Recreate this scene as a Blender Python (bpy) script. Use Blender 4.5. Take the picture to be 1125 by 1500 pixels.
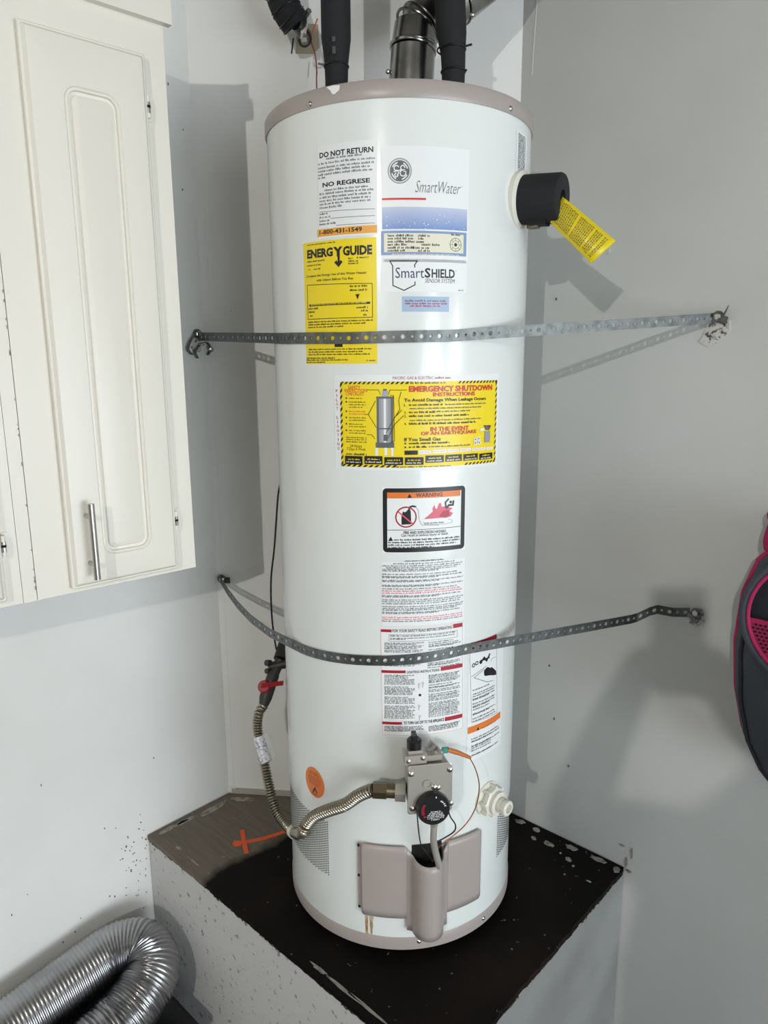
import bpy, bmesh, math, random
from mathutils import Vector as V, Matrix
random.seed(7)
for o in list(bpy.data.objects): bpy.data.objects.remove(o)
SC = bpy.context.scene; COL = SC.collection
# ------------------------------------------------------------------ camera
F = 1051.872; PITCH = 0.20439; ROLL = -0.00631; YAW = -0.02167
CAM = V((0, -1.47886, 1.14815))
_cp, _sp, _cy, _sy = math.cos(PITCH), math.sin(PITCH), math.cos(YAW), math.sin(YAW)
FW = V((_sy*_cp, _cy*_cp, -_sp)); _rt = V((_cy, -_sy, 0)); _up = _rt.cross(FW)
RT = _rt*math.cos(ROLL) + _up*math.sin(ROLL); UP = -_rt*math.sin(ROLL) + _up*math.cos(ROLL)
cd = bpy.data.cameras.new('camera'); cd.sensor_fit = 'HORIZONTAL'; cd.sensor_width = 36; cd.lens = F/1125*36
cd.clip_start = 0.02; cd.clip_end = 60
cam = bpy.data.objects.new('camera', cd); COL.objects.link(cam)
cam.matrix_world = Matrix.Translation(CAM) @ Matrix((RT, UP, -FW)).transposed().to_4x4()
SC.camera = cam
# ------------------------------------------------------------------ light and exposure
SC.view_settings.view_transform = 'Standard'; SC.view_settings.look = 'None'
SC.view_settings.gamma = 1; SC.view_settings.use_curve_mapping = False
SC.view_settings.exposure = 0.08
DOOR_POWER = 82.0; YARD_POWER = 90.0; LAMP_STRENGTH = 4000.0
wd = bpy.data.worlds.new('world'); SC.world = wd; wd.use_nodes = True
wd.node_tree.nodes['Background'].inputs[0].default_value = (0.75, 0.85, 1.0, 1)
wd.node_tree.nodes['Background'].inputs[1].default_value = 0.6
# room frame: s runs along the right wall, t along the left wall
DR = V((0.74858815, -0.66303528, 0)); DL = V((0.66303528, 0.74858815, 0)); RANG = math.atan2(DR.y, DR.x)
def W(s, t, z=0): return DR*s + DL*t + V((0, 0, z))
S_L, T_R, ZP, ZF, ZC = -0.567, 0.372, -0.022, -0.48, 2.3
S_D, T_F = 5.0, -6.2
DOOR_T0, DOOR_TM, DOOR_T1, DOOR_Z = -2.9, -0.85, 0.22, 1.62
for nm, t0, t1, pw, cl in (('driveway_daylight', DOOR_TM, DOOR_T1, DOOR_POWER, (0.88, 0.95, 1.0)), ('shaded_yard_daylight', DOOR_T0, DOOR_TM, YARD_POWER, (0.85, 0.94, 1.0))):
    al = bpy.data.lights.new(nm, 'AREA'); al.shape = 'RECTANGLE'
    al.size = t1-t0; al.size_y = DOOR_Z-ZF-.04; al.energy = pw; al.color = cl
    alo = bpy.data.objects.new(nm, al); COL.objects.link(alo)
    alo.location = W(S_D-.02, (t0+t1)/2, (DOOR_Z+ZF)/2)
    alo.rotation_euler = (-DR).to_track_quat('-Z', 'Z').to_euler()
LAMP = V((-1.14, -4.3, 2.15))
# ------------------------------------------------------------------ pixel helpers (measured positions -> world)
def ray(x, y): return FW + RT*((x-562.5)/F) - UP*((y-750)/F)
def onpl(x, y, P, n):
    d = ray(x, y); return CAM + d*((V(P)-CAM).dot(n)/d.dot(n))
def py_(x, y, Y): return onpl(x, y, (0, Y, 0), V((0, 1, 0)))
def pz_(x, y, z): return onpl(x, y, (0, 0, z), V((0, 0, 1)))
def pr_(x, y, off=0): return onpl(x, y, W(0, T_R-off), DL)
RB = 0.2475
def tank(x, y, R=RB):
    d = ray(x, y); a = d.x*d.x+d.y*d.y; b = CAM.x*d.x+CAM.y*d.y; c = CAM.x**2+CAM.y**2-R*R
    D = max(b*b-a*c, 0); P = CAM + d*((-b-math.sqrt(D))/a)
    return (math.atan2(P.x, -P.y)*RB, P.z)           # (arc length at RB, z)
def cyl(u, z, off=0.0):
    a = u/RB; return V(((RB+off)*math.sin(a), -(RB+off)*math.cos(a), z))
def cdir(u): a = u/RB; return V((math.sin(a), -math.cos(a), 0))
# ------------------------------------------------------------------ materials
MATS = {}
def mat(name, col, rough=.5, metal=0., noise=None, bump=None, coat=0., emit=None, trans=0., spec=None):
    if name in MATS: return MATS[name]
    m = bpy.data.materials.new(name); m.use_nodes = True; nt = m.node_tree; b = nt.nodes['Principled BSDF']
    b.inputs['Base Color'].default_value = (*col, 1); b.inputs['Roughness'].default_value = rough
    b.inputs['Metallic'].default_value = metal; b.inputs['Coat Weight'].default_value = coat
    if spec is not None: b.inputs['Specular IOR Level'].default_value = spec
    if coat: b.inputs['Coat Roughness'].default_value = .08
    if emit: b.inputs['Emission Color'].default_value = (*emit[0], 1); b.inputs['Emission Strength'].default_value = emit[1]
    tc = nt.nodes.new('ShaderNodeTexCoord')
    if noise:                                        # (scale, other colour, low, high)
        n = nt.nodes.new('ShaderNodeTexNoise'); n.inputs['Scale'].default_value = noise[0]; n.inputs['Detail'].default_value = 6
        nt.links.new(tc.outputs['Object'], n.inputs['Vector'])
        r = nt.nodes.new('ShaderNodeMapRange'); r.inputs[1].default_value = noise[2]; r.inputs[2].default_value = noise[3]
        nt.links.new(n.outputs['Fac'], r.inputs[0])
        mx = nt.nodes.new('ShaderNodeMix'); mx.data_type = 'RGBA'; mx.inputs[6].default_value = (*col, 1); mx.inputs[7].default_value = (*noise[1], 1)
        nt.links.new(r.outputs[0], mx.inputs[0]); nt.links.new(mx.outputs[2], b.inputs['Base Color'])
    if bump:                                         # (scale, strength)
        n = nt.nodes.new('ShaderNodeTexNoise'); n.inputs['Scale'].default_value = bump[0]; n.inputs['Detail'].default_value = 4
        nt.links.new(tc.outputs['Object'], n.inputs['Vector'])
        bp = nt.nodes.new('ShaderNodeBump'); bp.inputs['Strength'].default_value = bump[1]; bp.inputs['Distance'].default_value = .002
        nt.links.new(n.outputs['Fac'], bp.inputs['Height']); nt.links.new(bp.outputs[0], b.inputs['Normal'])
    MATS[name] = m; return m
def srgb(r, g, b):
    f = lambda c: (c/255/12.92) if c/255 <= .04045 else ((c/255+.055)/1.055)**2.4
    return (f(r), f(g), f(b))
WALL = mat('wall_paint', srgb(229, 229, 226), .55, noise=(3, srgb(221, 221, 217), .4, .7), bump=(60, .12))
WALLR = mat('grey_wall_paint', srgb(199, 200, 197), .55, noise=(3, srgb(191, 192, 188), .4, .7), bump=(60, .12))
FLOOR = mat('concrete_floor', srgb(98, 95, 90), .7, noise=(6, srgb(78, 75, 72), .4, .7))
CEIL = mat('ceiling_board', srgb(165, 160, 152), .9)  # unseen ceiling, toned down so it bounces less light
WALLDIM = mat('dimmed_wall_board', srgb(140, 134, 126), .9, noise=(4, srgb(118, 112, 104), .4, .7))  # unseen walls behind the camera, darkened to lower the bounced light
ENAMEL = mat('white_enamel', srgb(226, 230, 227), .22, coat=.35, bump=(9, .05))
TAUPE = mat('taupe_enamel', srgb(165, 155, 150), .35, bump=(300, .05))
CABW = mat('cabinet_paint', srgb(228, 223, 212), .4)
STEEL = mat('brushed_steel', srgb(185, 182, 177), .3, 1.)
GALV = mat('galvanized', srgb(112, 115, 114), .45, .9, noise=(70, srgb(92, 95, 94), .4, .65))
FLUE = mat('flue_steel', srgb(160, 160, 156), .25, 1., noise=(14, srgb(105, 105, 102), .35, .7))
FOIL = mat('duct_foil', srgb(172, 172, 174), .30, 1., noise=(12, srgb(150, 150, 152), .4, .65))
FOAM = mat('black_foam', srgb(19, 21, 24), .8, bump=(200, .2))
IRON = mat('black_iron', srgb(70, 68, 64), .5, .6, bump=(200, .3))
RED = mat('red_plastic', srgb(160, 30, 36), .4)
HOSE = mat('stainless_hose', srgb(158, 150, 136), .3, 1.)
BRASS = mat('brass_nut', srgb(120, 108, 90), .4, .9)
GREYM = mat('cast_aluminium', srgb(178, 172, 163), .42, .6, bump=(400, .1))
WPLA = mat('white_plastic', srgb(222, 220, 208), .35)
BLKP = mat('black_plastic', srgb(20, 20, 22), .35)
COPPER = mat('copper', srgb(150, 80, 55), .4, .7)
BLKW = mat('black_wire', srgb(25, 24, 24), .5)
GAP = mat('dark_gap', srgb(20, 18, 16), .9)
PAPER = mat('label_paper', srgb(232, 234, 234), .4)
PCREAM = mat('print_cream', srgb(225, 222, 200), .4)
PBLK = mat('print_black', srgb(22, 22, 24), .4)
PGREY = mat('print_grey', srgb(95, 98, 102), .4)
PLGREY = mat('print_light_grey', srgb(150, 152, 155), .4)
PYEL = mat('print_yellow', srgb(240, 214, 25), .4)
PORA = mat('print_orange', srgb(225, 120, 45), .4)
PAMB = mat('print_amber', srgb(232, 165, 60), .4)
PRED = mat('print_red', srgb(170, 30, 50), .4)
PRED2 = mat('print_bright_red', srgb(205, 50, 40), .4)
PPINK = mat('print_pink', srgb(215, 85, 105), .4)
PLPINK = mat('print_pale_pink', srgb(225, 175, 180), .4)
PBLUE = mat('print_blue', srgb(125, 150, 190), .4)
PLBLU = mat('print_pale_blue', srgb(165, 185, 212), .4)
PNAVY = mat('print_navy', srgb(40, 50, 85), .4)
PSILV = mat('print_silver', srgb(165, 168, 172), .4)
SPRAY = mat('orange_spray_paint', srgb(225, 90, 35), .6)
RUST = mat('rust_stain', srgb(150, 112, 60), .7, noise=(60, srgb(190, 175, 150), .4, .7))
BEIGE = mat('bare_drywall_paper', srgb(178, 165, 140), .9)
PLAST = mat('torn_plaster', srgb(200, 198, 192), .9, noise=(120, srgb(90, 85, 78), .5, .6))
SLATE = mat('slate_fabric', srgb(62, 66, 74), .85, bump=(600, .3))
DSLATE = mat('dark_slate_fabric', srgb(38, 41, 48), .85, bump=(600, .3))
PINK = mat('magenta_fabric', srgb(168, 28, 84), .75, bump=(600, .3))
def ramp_material(name, axis, a, b, c0, c1, rough=.4):
    m = bpy.data.materials.new(name); m.use_nodes = True; nt = m.node_tree; p = nt.nodes['Principled BSDF']
    tc = nt.nodes.new('ShaderNodeTexCoord'); sx = nt.nodes.new('ShaderNodeSeparateXYZ'); nt.links.new(tc.outputs['Object'], sx.inputs[0])
    r = nt.nodes.new('ShaderNodeMapRange'); r.inputs[1].default_value = a; r.inputs[2].default_value = b
    nt.links.new(sx.outputs[axis], r.inputs[0])
    mx = nt.nodes.new('ShaderNodeMix'); mx.data_type = 'RGBA'; mx.inputs[6].default_value = (*c0, 1); mx.inputs[7].default_value = (*c1, 1)
    nt.links.new(r.outputs[0], mx.inputs[0]); nt.links.new(mx.outputs[2], p.inputs['Base Color']); p.inputs['Roughness'].default_value = rough
    MATS[name] = m; return m
# ------------------------------------------------------------------ mesh builder
class MB:
    def __init__(s): s.v = []; s.f = []; s.m = []; s.cur = 0; s.mats = []
    def use(s, m):
        if m not in s.mats: s.mats.append(m)
        s.cur = s.mats.index(m); return s
    def add(s, vs, fs):
        k = len(s.v); s.v += [tuple(v) for v in vs]
        for f in fs: s.f.append([i+k for i in f]); s.m.append(s.cur)
        return s
    def box(s, o, ax, ay, az, bevel=0):
        """o corner, edge vectors"""
        o, ax, ay, az = V(o), V(ax), V(ay), V(az)
        vs = [o+ax*i+ay*j+az*k for k in (0, 1) for j in (0, 1) for i in (0, 1)]
        fs = [(0, 2, 3, 1), (4, 5, 7, 6), (0, 1, 5, 4), (2, 6, 7, 3), (0, 4, 6, 2), (1, 3, 7, 5)]
        if ax.cross(ay).dot(az) < 0: fs = [f[::-1] for f in fs]
        return s.add(vs, fs)
    def loops(s, L, close=True, cap0=False, cap1=False):
        n = len(L[0]); vs = [p for l in L for p in l]; fs = []
        for i in range(len(L)-1):
            for j in range(n if close else n-1):
                k = (j+1) % n; fs.append((i*n+j, i*n+k, (i+1)*n+k, (i+1)*n+j))
        if cap0: fs.append(tuple(range(n))[::-1])
        if cap1: fs.append(tuple((len(L)-1)*n+j for j in range(n)))
        return s.add(vs, fs)
    def tube(s, path, r, n=12, cap=True, scale=None):
        path = [V(p) for p in path]; L = []; N = len(path); ref = None
        for i, p in enumerate(path):
            d = (path[min(i+1, N-1)]-path[max(i-1, 0)]).normalized()
            if ref is None:
                ref = d.orthogonal().normalized()
            ref = (ref - d*ref.dot(d)).normalized(); bi = d.cross(ref)
            rr = r(i/(N-1)) if callable(r) else r
            k = 1.0
            if 0 < i < N-1:
                c = (path[i]-path[i-1]).normalized().dot((path[i+1]-path[i]).normalized()); k = 1/max(.6, math.sqrt((1+c)/2))
            L.append([p + (ref*math.cos(2*math.pi*j/n) + bi*math.sin(2*math.pi*j/n))*rr*(k if not scale else scale(i/(N-1), 2*math.pi*j/n)) for j in range(n)])
        return s.loops(L, True, cap, cap)
    def lathe(s, o, axis, prof, n=24, cap=True):
        """prof: list of (distance along axis, radius)"""
        o = V(o); axis = V(axis).normalized(); e = axis.orthogonal().normalized(); g = axis.cross(e)
        L = [[o+axis*h+(e*math.cos(2*math.pi*j/n)+g*math.sin(2*math.pi*j/n))*r for j in range(n)] for h, r in prof]
        return s.loops(L, True, cap, cap)
    def torus(s, o, axis, R, r, n=28, m=8):
        o = V(o); axis = V(axis).normalized(); e = axis.orthogonal().normalized(); g = axis.cross(e); L = []
        for i in range(n+1):
            a = 2*math.pi*i/n; d = e*math.cos(a)+g*math.sin(a)
            L.append([o+d*(R+r*math.cos(2*math.pi*j/m))+axis*(r*math.sin(2*math.pi*j/m)) for j in range(m)])
        return s.loops(L)
    def ball(s, o, r, n=10, sc=(1, 1, 1)):
        o = V(o); L = []
        for i in range(n+1):
            a = math.pi*(i/n-.5); q = max(math.cos(a), .02)
            L.append([o+V((r*q*math.cos(2*math.pi*j/(2*n))*sc[0], r*q*math.sin(2*math.pi*j/(2*n))*sc[1], r*math.sin(a)*sc[2])) for j in range(2*n)])
        return s.loops(L, True, True, True)
def T(o, label=None, cat=None, group=None, kind=None):
    for k, v in (('label', label), ('category', cat), ('group', group), ('kind', kind)):
        if v: o[k] = v
    return o
def empty(name, loc, **k):
    o = bpy.data.objects.new(name, None); COL.objects.link(o); o.location = loc; o.empty_display_size = .05
    return T(o, **k)
def world_of(o):
    m = Matrix.Translation(o.location) @ o.rotation_euler.to_matrix().to_4x4()
    return m if not o.parent else world_of(o.parent) @ o.matrix_parent_inverse @ m
def obj(name, mb, m=None, parent=None, smooth=False, origin=None, rotz=0, **k):
    """mesh object from world-space geometry; origin moves the pivot"""
    me = bpy.data.meshes.new(name)
    if origin is None: origin = V((0, 0, 0))
    R = Matrix.Rotation(-rotz, 3, 'Z')
    me.from_pydata([tuple(R @ (V(v)-origin)) for v in mb.v], [], mb.f)
    ms = ([m] if m else mb.mats)
    for q in ms: me.materials.append(q)
    if not m:
        for i, p in enumerate(me.polygons): p.material_index = mb.m[i]
    if smooth:
        me.shade_smooth()
        me.set_sharp_from_angle(angle=math.radians(smooth if smooth is not True else 40))
    me.update()
    o = bpy.data.objects.new(name, me); COL.objects.link(o); o.location = origin; o.rotation_euler = (0, 0, rotz)
    if parent:
        o.parent = parent; o.matrix_parent_inverse = world_of(parent).inverted()
    return T(o, **k)
def rot_box(s0, s1, t0, t1, z0, z1, mb=None):
    mb = mb or MB(); return mb.box(W(s0, t0, z0), DR*(s1-s0), DL*(t1-t0), V((0, 0, z1-z0)))
def smooth_path(pts, n=8):
    pts = [V(p) for p in pts]; P = [pts[0]*2-pts[1]]+pts+[pts[-1]*2-pts[-2]]; out = []
    for i in range(1, len(P)-2):
        for k in range(n):
            t = k/n; a, b, c, d = P[i-1:i+3]
            out.append(.5*((2*b)+(c-a)*t+(2*a-5*b+4*c-d)*t*t+(3*b-a-3*c+d)*t**3))
    return out+[pts[-1]]
def path_len(p): return sum((p[i+1]-p[i]).length for i in range(len(p)-1))
def resample(p, n):
    L = path_len(p); out = []; i = 0; acc = 0
    for k in range(n+1):
        d = L*k/n
        while i < len(p)-2 and acc+(p[i+1]-p[i]).length < d: acc += (p[i+1]-p[i]).length; i += 1
        seg = (p[i+1]-p[i]).length or 1e-9; out.append(p[i].lerp(p[i+1], min(1, (d-acc)/seg)))
    return out
# ================================================================== THE SETTING
def frame_obj(name, mb, m, **k): return obj(name, mb, m, origin=V((0, 0, 0)), rotz=RANG, **k)
frame_obj('floor', rot_box(S_L-.1, S_D+.1, T_F-.1, T_R+.1, ZF-.1, ZF), FLOOR, kind='structure')
frame_obj('ceiling', rot_box(S_L-.1, S_D+.1, T_F-.1, T_R+.1, ZC, ZC+.1), CEIL, kind='structure')
frame_obj('wall_left', rot_box(S_L-.1, S_L, T_F, T_R+.1, ZF, ZC), WALL, kind='structure')
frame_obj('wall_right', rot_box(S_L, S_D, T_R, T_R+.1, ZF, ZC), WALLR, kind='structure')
frame_obj('wall_far', rot_box(S_L-.1, S_D+.1, T_F-.1, T_F, ZF, ZC), WALLDIM, kind='structure')
wdm = rot_box(S_D, S_D+.1, DOOR_T1, T_R+.1, ZF, ZC); rot_box(S_D, S_D+.1, T_F, DOOR_T0, ZF, ZC, wdm); rot_box(S_D, S_D+.1, DOOR_T0, DOOR_T1, DOOR_Z, ZC, wdm)
frame_obj('wall_front', wdm, WALLDIM, kind='structure')
CH0, CH1 = W(S_L, -.079), W(.03, T_R); CHD = (CH1-CH0).normalized(); CHN = V((CHD.y, -CHD.x, 0))
def pc_(x, y, off=0): return onpl(x, y, CH0+CHN*off, CHN)
def pl_(x, y, off=0): return onpl(x, y, W(S_L+off, 0), DR)
wb = MB(); b3 = W(S_L, T_R)
wb.add([CH0+V((0, 0, ZF)), CH1+V((0, 0, ZF)), b3+V((0, 0, ZF)), CH0+V((0, 0, ZC)), CH1+V((0, 0, ZC)), b3+V((0, 0, ZC))],
       [(0, 1, 4, 3), (1, 2, 5, 4), (2, 0, 3, 5), (0, 2, 1), (3, 4, 5)])
wall_back = obj('wall_back', wb, WALL, kind='structure')
# ------------------------------------------------------------------ ceiling lamp (behind the camera)
lp = empty('ceiling_lamp', V((LAMP.x, LAMP.y, ZC)), label='bare bulb in a white holder on the garage ceiling', cat='lamp')
obj('lamp_base', MB().lathe((LAMP.x, LAMP.y, ZC), (0, 0, -1), [(0, .07), (.04, .07), (.06, .035), (.1185, .028)]), WPLA, lp, smooth=True)
obj('globe', MB().ball(LAMP, .0325, 12), mat('lamp_glow', (1, 1, 1), emit=((1, .97, .92), LAMP_STRENGTH)), lp, smooth=True)
# ================================================================== PLATFORM
S_P, T_P = 0.38, -0.327
def platform_material():
    m = bpy.data.materials.new('stained_plywood'); m.use_nodes = True; nt = m.node_tree; b = nt.nodes['Principled BSDF']
    N, Lk = nt.nodes.new, nt.links.new
    tc = N('ShaderNodeTexCoord'); sx = N('ShaderNodeSeparateXYZ'); Lk(tc.outputs['Object'], sx.inputs[0])
    nz = N('ShaderNodeTexNoise'); nz.inputs['Scale'].default_value = 9; nz.inputs['Detail'].default_value = 6; Lk(tc.outputs['Object'], nz.inputs[0])
    def math_(op, a, b_=None):
        q = N('ShaderNodeMath'); q.operation = op
        for i, x in enumerate((a, b_)):
            if x is None: continue
            if hasattr(x, 'is_linked') or hasattr(x, 'links'): Lk(x, q.inputs[i])
            else: q.inputs[i].default_value = x
        return q.outputs[0]
    def mix(f, c0, c1):
        q = N('ShaderNodeMix'); q.data_type = 'RGBA'
        for i, x in ((0, f), (6, c0), (7, c1)):
            if isinstance(x, tuple): q.inputs[i].default_value = (*x, 1)
            else: Lk(x, q.inputs[i])
        return q.outputs[2]
    # boundary of the dark tar: a line between two measured points of the board
    p0, p1 = pz_(300, 1292, ZP), pz_(430, 1212, ZP)
    a0, a1 = (p0.dot(DR), p0.dot(DL)), (p1.dot(DR), p1.dot(DL)); dx, dy = a1[0]-a0[0], a1[1]-a0[1]; ln = math.hypot(dx, dy)
    nx, ny = dy/ln, -dx/ln                            # towards +s
    d = math_('ADD', math_('MULTIPLY', sx.outputs[0], nx), math_('MULTIPLY', sx.outputs[1], ny)); d = math_('SUBTRACT', d, nx*a0[0]+ny*a0[1])
    d = math_('ADD', d, math_('MULTIPLY', math_('SUBTRACT', nz.outputs['Fac'], .5), .09))
    r = N('ShaderNodeMapRange'); r.inputs[1].default_value = -.012; r.inputs[2].default_value = .02; Lk(d, r.inputs[0])
    mp = N('ShaderNodeMapping'); mp.inputs['Scale'].default_value = (3, 40, 1); Lk(tc.outputs['Object'], mp.inputs[0])
    g = N('ShaderNodeTexNoise'); g.inputs['Scale'].default_value = 3; g.inputs['Detail'].default_value = 8; Lk(mp.outputs[0], g.inputs[0])
    gr = N('ShaderNodeMapRange'); gr.inputs[1].default_value = .35; gr.inputs[2].default_value = .7; Lk(g.outputs['Fac'], gr.inputs[0])
    wood = mix(gr.outputs[0], srgb(106, 97, 87), srgb(118, 109, 98))
    n2 = N('ShaderNodeTexNoise'); n2.inputs['Scale'].default_value = 4; n2.inputs['Detail'].default_value = 8; Lk(tc.outputs['Object'], n2.inputs[0])
    tr = N('ShaderNodeMapRange'); tr.inputs[1].default_value = .45; tr.inputs[2].default_value = .75; Lk(n2.outputs['Fac'], tr.inputs[0])
    tar = mix(tr.outputs[0], srgb(15, 12, 10), srgb(32, 23, 18))
    # pale specks
    n3 = N('ShaderNodeTexNoise'); n3.inputs['Scale'].default_value = 70; n3.inputs['Detail'].default_value = 2; Lk(tc.outputs['Object'], n3.inputs[0])
    sr = N('ShaderNodeMapRange'); sr.inputs[1].default_value = .73; sr.inputs[2].default_value = .76; Lk(n3.outputs['Fac'], sr.inputs[0])
    base = mix(r.outputs[0], wood, tar); base = mix(math_('MULTIPLY', sr.outputs[0], .5), base, srgb(150, 146, 138))
    Lk(base, b.inputs['Base Color']); b.inputs['Roughness'].default_value = .7; b.inputs['Specular IOR Level'].default_value = .12
    bp = N('ShaderNodeBump'); bp.inputs['Strength'].default_value = .3; bp.inputs['Distance'].default_value = .002; Lk(g.outputs['Fac'], bp.inputs['Height']); Lk(bp.outputs[0], b.inputs['Normal'])
    return m
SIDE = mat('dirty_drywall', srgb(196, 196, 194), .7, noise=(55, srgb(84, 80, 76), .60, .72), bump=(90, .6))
SIDE2 = mat('grey_drywall', srgb(134, 135, 134), .6, noise=(5, srgb(118, 118, 116), .4, .7), bump=(60, .2))  # faintly mottled grey, darker than the front panel
EDGE = mat('frayed_board_edge', srgb(52, 42, 34), .9, noise=(90, srgb(150, 144, 130), .55, .66))
plat = empty('heater_platform', W(-.1, 0, ZF), label='raised corner platform with tar-stained plywood top under the water heater', cat='platform')
tb = MB(); e = .0; th = .013
def prism(pts, z0, z1, mb=None):
    mb = mb or MB(); n = len(pts)
    return mb.add([W(s, t, z0) for s, t in pts]+[W(s, t, z1) for s, t in pts], [tuple(range(n))[::-1], tuple(range(n, 2*n))]+[(i, (i+1) % n, n+(i+1) % n, n+i) for i in range(n)])
g = .003
# ragged front edges
edge_pts = []
N = 60
for i in range(N+1):
    s = S_L+g+(S_P-S_L-g)*i/N; edge_pts.append((s, T_P-.002+random.uniform(-.0012, .0012)))
for i in range(1, N):
    t = T_P+(T_R-g-T_P)*i/N; edge_pts.append((S_P+.002+random.uniform(-.002, .002), t))
edge_pts += [(S_P, T_R-g), (.03, T_R-g), (S_L+g, -.079-g)]
obj('top_board', prism(edge_pts, ZP-th, ZP), platform_material(), plat, rotz=RANG)
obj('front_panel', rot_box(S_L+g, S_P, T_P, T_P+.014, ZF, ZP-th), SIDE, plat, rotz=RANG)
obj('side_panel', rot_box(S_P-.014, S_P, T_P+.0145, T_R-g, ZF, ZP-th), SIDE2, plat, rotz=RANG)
def blob(c, ax, ay, n=9, jit=.35, off=V((0, 0, 0))):
    return [V(c)+V(ax)*math.cos(2*math.pi*i/n)*(1+random.uniform(-jit, jit))+V(ay)*math.sin(2*math.pi*i/n)*(1+random.uniform(-jit, jit))+off for i in range(n)]
def flat(mb, pts, nrm, th=.0012):
    n = len(pts); d = V(nrm).normalized()*th
    if sum((pts[i].cross(pts[(i+1) % n]) for i in range(n)), V()).dot(d) < 0: pts = pts[::-1]
    return mb.add([p for p in pts]+[p+d for p in pts], [tuple(range(n))[::-1], tuple(range(n, 2*n))]+[(i, (i+1) % n, n+(i+1) % n, n+i) for i in range(n)])
def plat_patch(px, py, rx, ry, m, name='paint_chip', rot=0):
    c = pz_(px, py, ZP); a = RANG+rot; ax = V((math.cos(a), math.sin(a), 0)); ay = V((-ax.y, ax.x, 0))
    return obj(name, flat(MB(), blob(c, ax*rx, ay*ry, 12), (0, 0, 1)), m, plat)
CHIP = mat('old_paint_chip', srgb(150, 146, 138), .8, noise=(60, srgb(110, 104, 96), .45, .65))
R90 = math.pi/2
for px, py, rx, ry in [(250, 1213, .05, .008), (275, 1201, .03, .007), (310, 1186, .05, .009)]:
    plat_patch(px, py, rx, ry, CHIP, rot=R90)
plat_patch(356, 1171, .03, .009, CHIP, rot=.65)
for px, py, rx, ry in [(762, 1204, .012, .009), (786, 1216, .011, .007), (782, 1228, .007, .005), (804, 1236, .013, .007), (838, 1242, .017, .009),
                       (876, 1259, .02, .007), (903, 1274, .008, .012), (832, 1259, .008, .006), (821, 1250, .003, .003), (840, 1269, .003, .003), (862, 1291, .006, .002), (827, 1281, .002, .003)]:
    plat_patch(px, py, rx, ry, CHIP, rot=0)
for px, py, rx, ry in [(468, 1420, .022, .004), (500, 1447, .05, .003), (530, 1470, .05, .003), (283, 1262, .02, .003), (262, 1243, .015, .003)]:
    plat_patch(px, py, rx, ry, CHIP, rot=0)
# orange arrow sprayed on the board
ar = MB()
def zstroke(mb, pts, w, z, th=.0008):
    P = [pz_(x, y, z) for x, y in pts]
    for i in range(len(P)-1):
        d = (P[i+1]-P[i]).normalized(); n = V((-d.y, d.x, 0))*w
        flat(mb, [P[i]-n-d*w*.5, P[i+1]-n+d*w*.5, P[i+1]+n+d*w*.5, P[i]+n-d*w*.5], (0, 0, 1), th+.0003*i)
zstroke(ar, [(358, 1234), (388, 1228), (422, 1217)], .006, ZP+.0004)
zstroke(ar, [(355, 1217), (357, 1233), (361, 1249)], .0055, ZP+.0004, .0018)
flat(ar, blob(pz_(348, 1236, ZP+.0005), (.012, 0, 0), (0, .01, 0), 12, .1), (0, 0, 1), .0027)
obj('paint_arrow', ar, SPRAY, plat, label='orange spray-painted arrow')
# frayed drywall edge under the right rim and at the left rim
fr = MB(); t = T_P+.03
while t < T_R-.05:
    w_ = random.uniform(.01, .05); h = random.uniform(.001, .006); n = 6
    flat(fr, [W(S_P+.0005, t, ZP-th)]+[W(S_P+.0005, t+w_*k/n, ZP-th-h*random.uniform(.3, 1.3)) for k in range(n+1)]+[W(S_P+.0005, t+w_, ZP-th)], DR, .0015); t += w_*random.uniform(.9, 1.7)
x = S_L+.01
while x < S_P-.05:
    w_ = random.uniform(.01, .05); h = random.uniform(.001, .005); n = 6
    flat(fr, [W(x, T_P-.0005, ZP-th)]+[W(x+w_*k/n, T_P-.0005, ZP-th-h*random.uniform(.3, 1.3)) for k in range(n+1)]+[W(x+w_, T_P-.0005, ZP-th)], -DL, .0015); x += w_*random.uniform(.9, 1.9)
obj('frayed_edge', fr, EDGE, plat, kind='stuff')
# ================================================================== WATER HEATER
heater = empty('water_heater', (0, 0, ZP), label='tall white cylindrical gas water heater with many stickers on the corner platform', cat='water heater')
H, RZ = 1.5818, 1.5555
body = obj('tank_jacket', MB().lathe((0, 0, 0), (0, 0, 1), [(.0, .2440), (.0, RB), (RZ, RB), (RZ, .2)], 128), ENAMEL, heater, smooth=True)
rim = obj('top_rim', MB().lathe((0, 0, 0), (0, 0, 1), [(RZ, .243), (RZ-.001, .2495), (RZ+.003, .2508), (H-.004, .2508), (H, .248), (H, .0005)], 128), TAUPE, heater, smooth=True)
base = obj('base_ring', MB().lathe((0, 0, 0), (0, 0, 1), [(-.002, .243), (-.002, .2488), (.0245, .2488), (.026, .2478), (.026, .244)], 128), TAUPE, heater, smooth=True)
for a in (20, 140, 260):
    q = math.radians(a); c = V((.2*math.sin(q), -.2*math.cos(q), ZP+.0005))
    obj('foot', MB().lathe(c, (0, 0, 1), [(0, .022), (.0215, .03)], 16), GAP, heater)
def screw(parent, px, py, R, r=.0045):
    u, z = tank(px, py, R); p = cyl(u, z, R-RB); d = cdir(u)
    return obj('screw', MB().lathe(p-d*.001, d, [(0, r), (.0015, r), (.0035, r*.6), (.004, .0005)], 12), STEEL, parent, smooth=True)
screw(rim, 454, 152.5, .2508); screw(rim, 748, 159, .2508); screw(base, 614, 1379, .2488)
u, z = tank(708, 1345, .2488); screw(base, 708, 1345, .2488)
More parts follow.
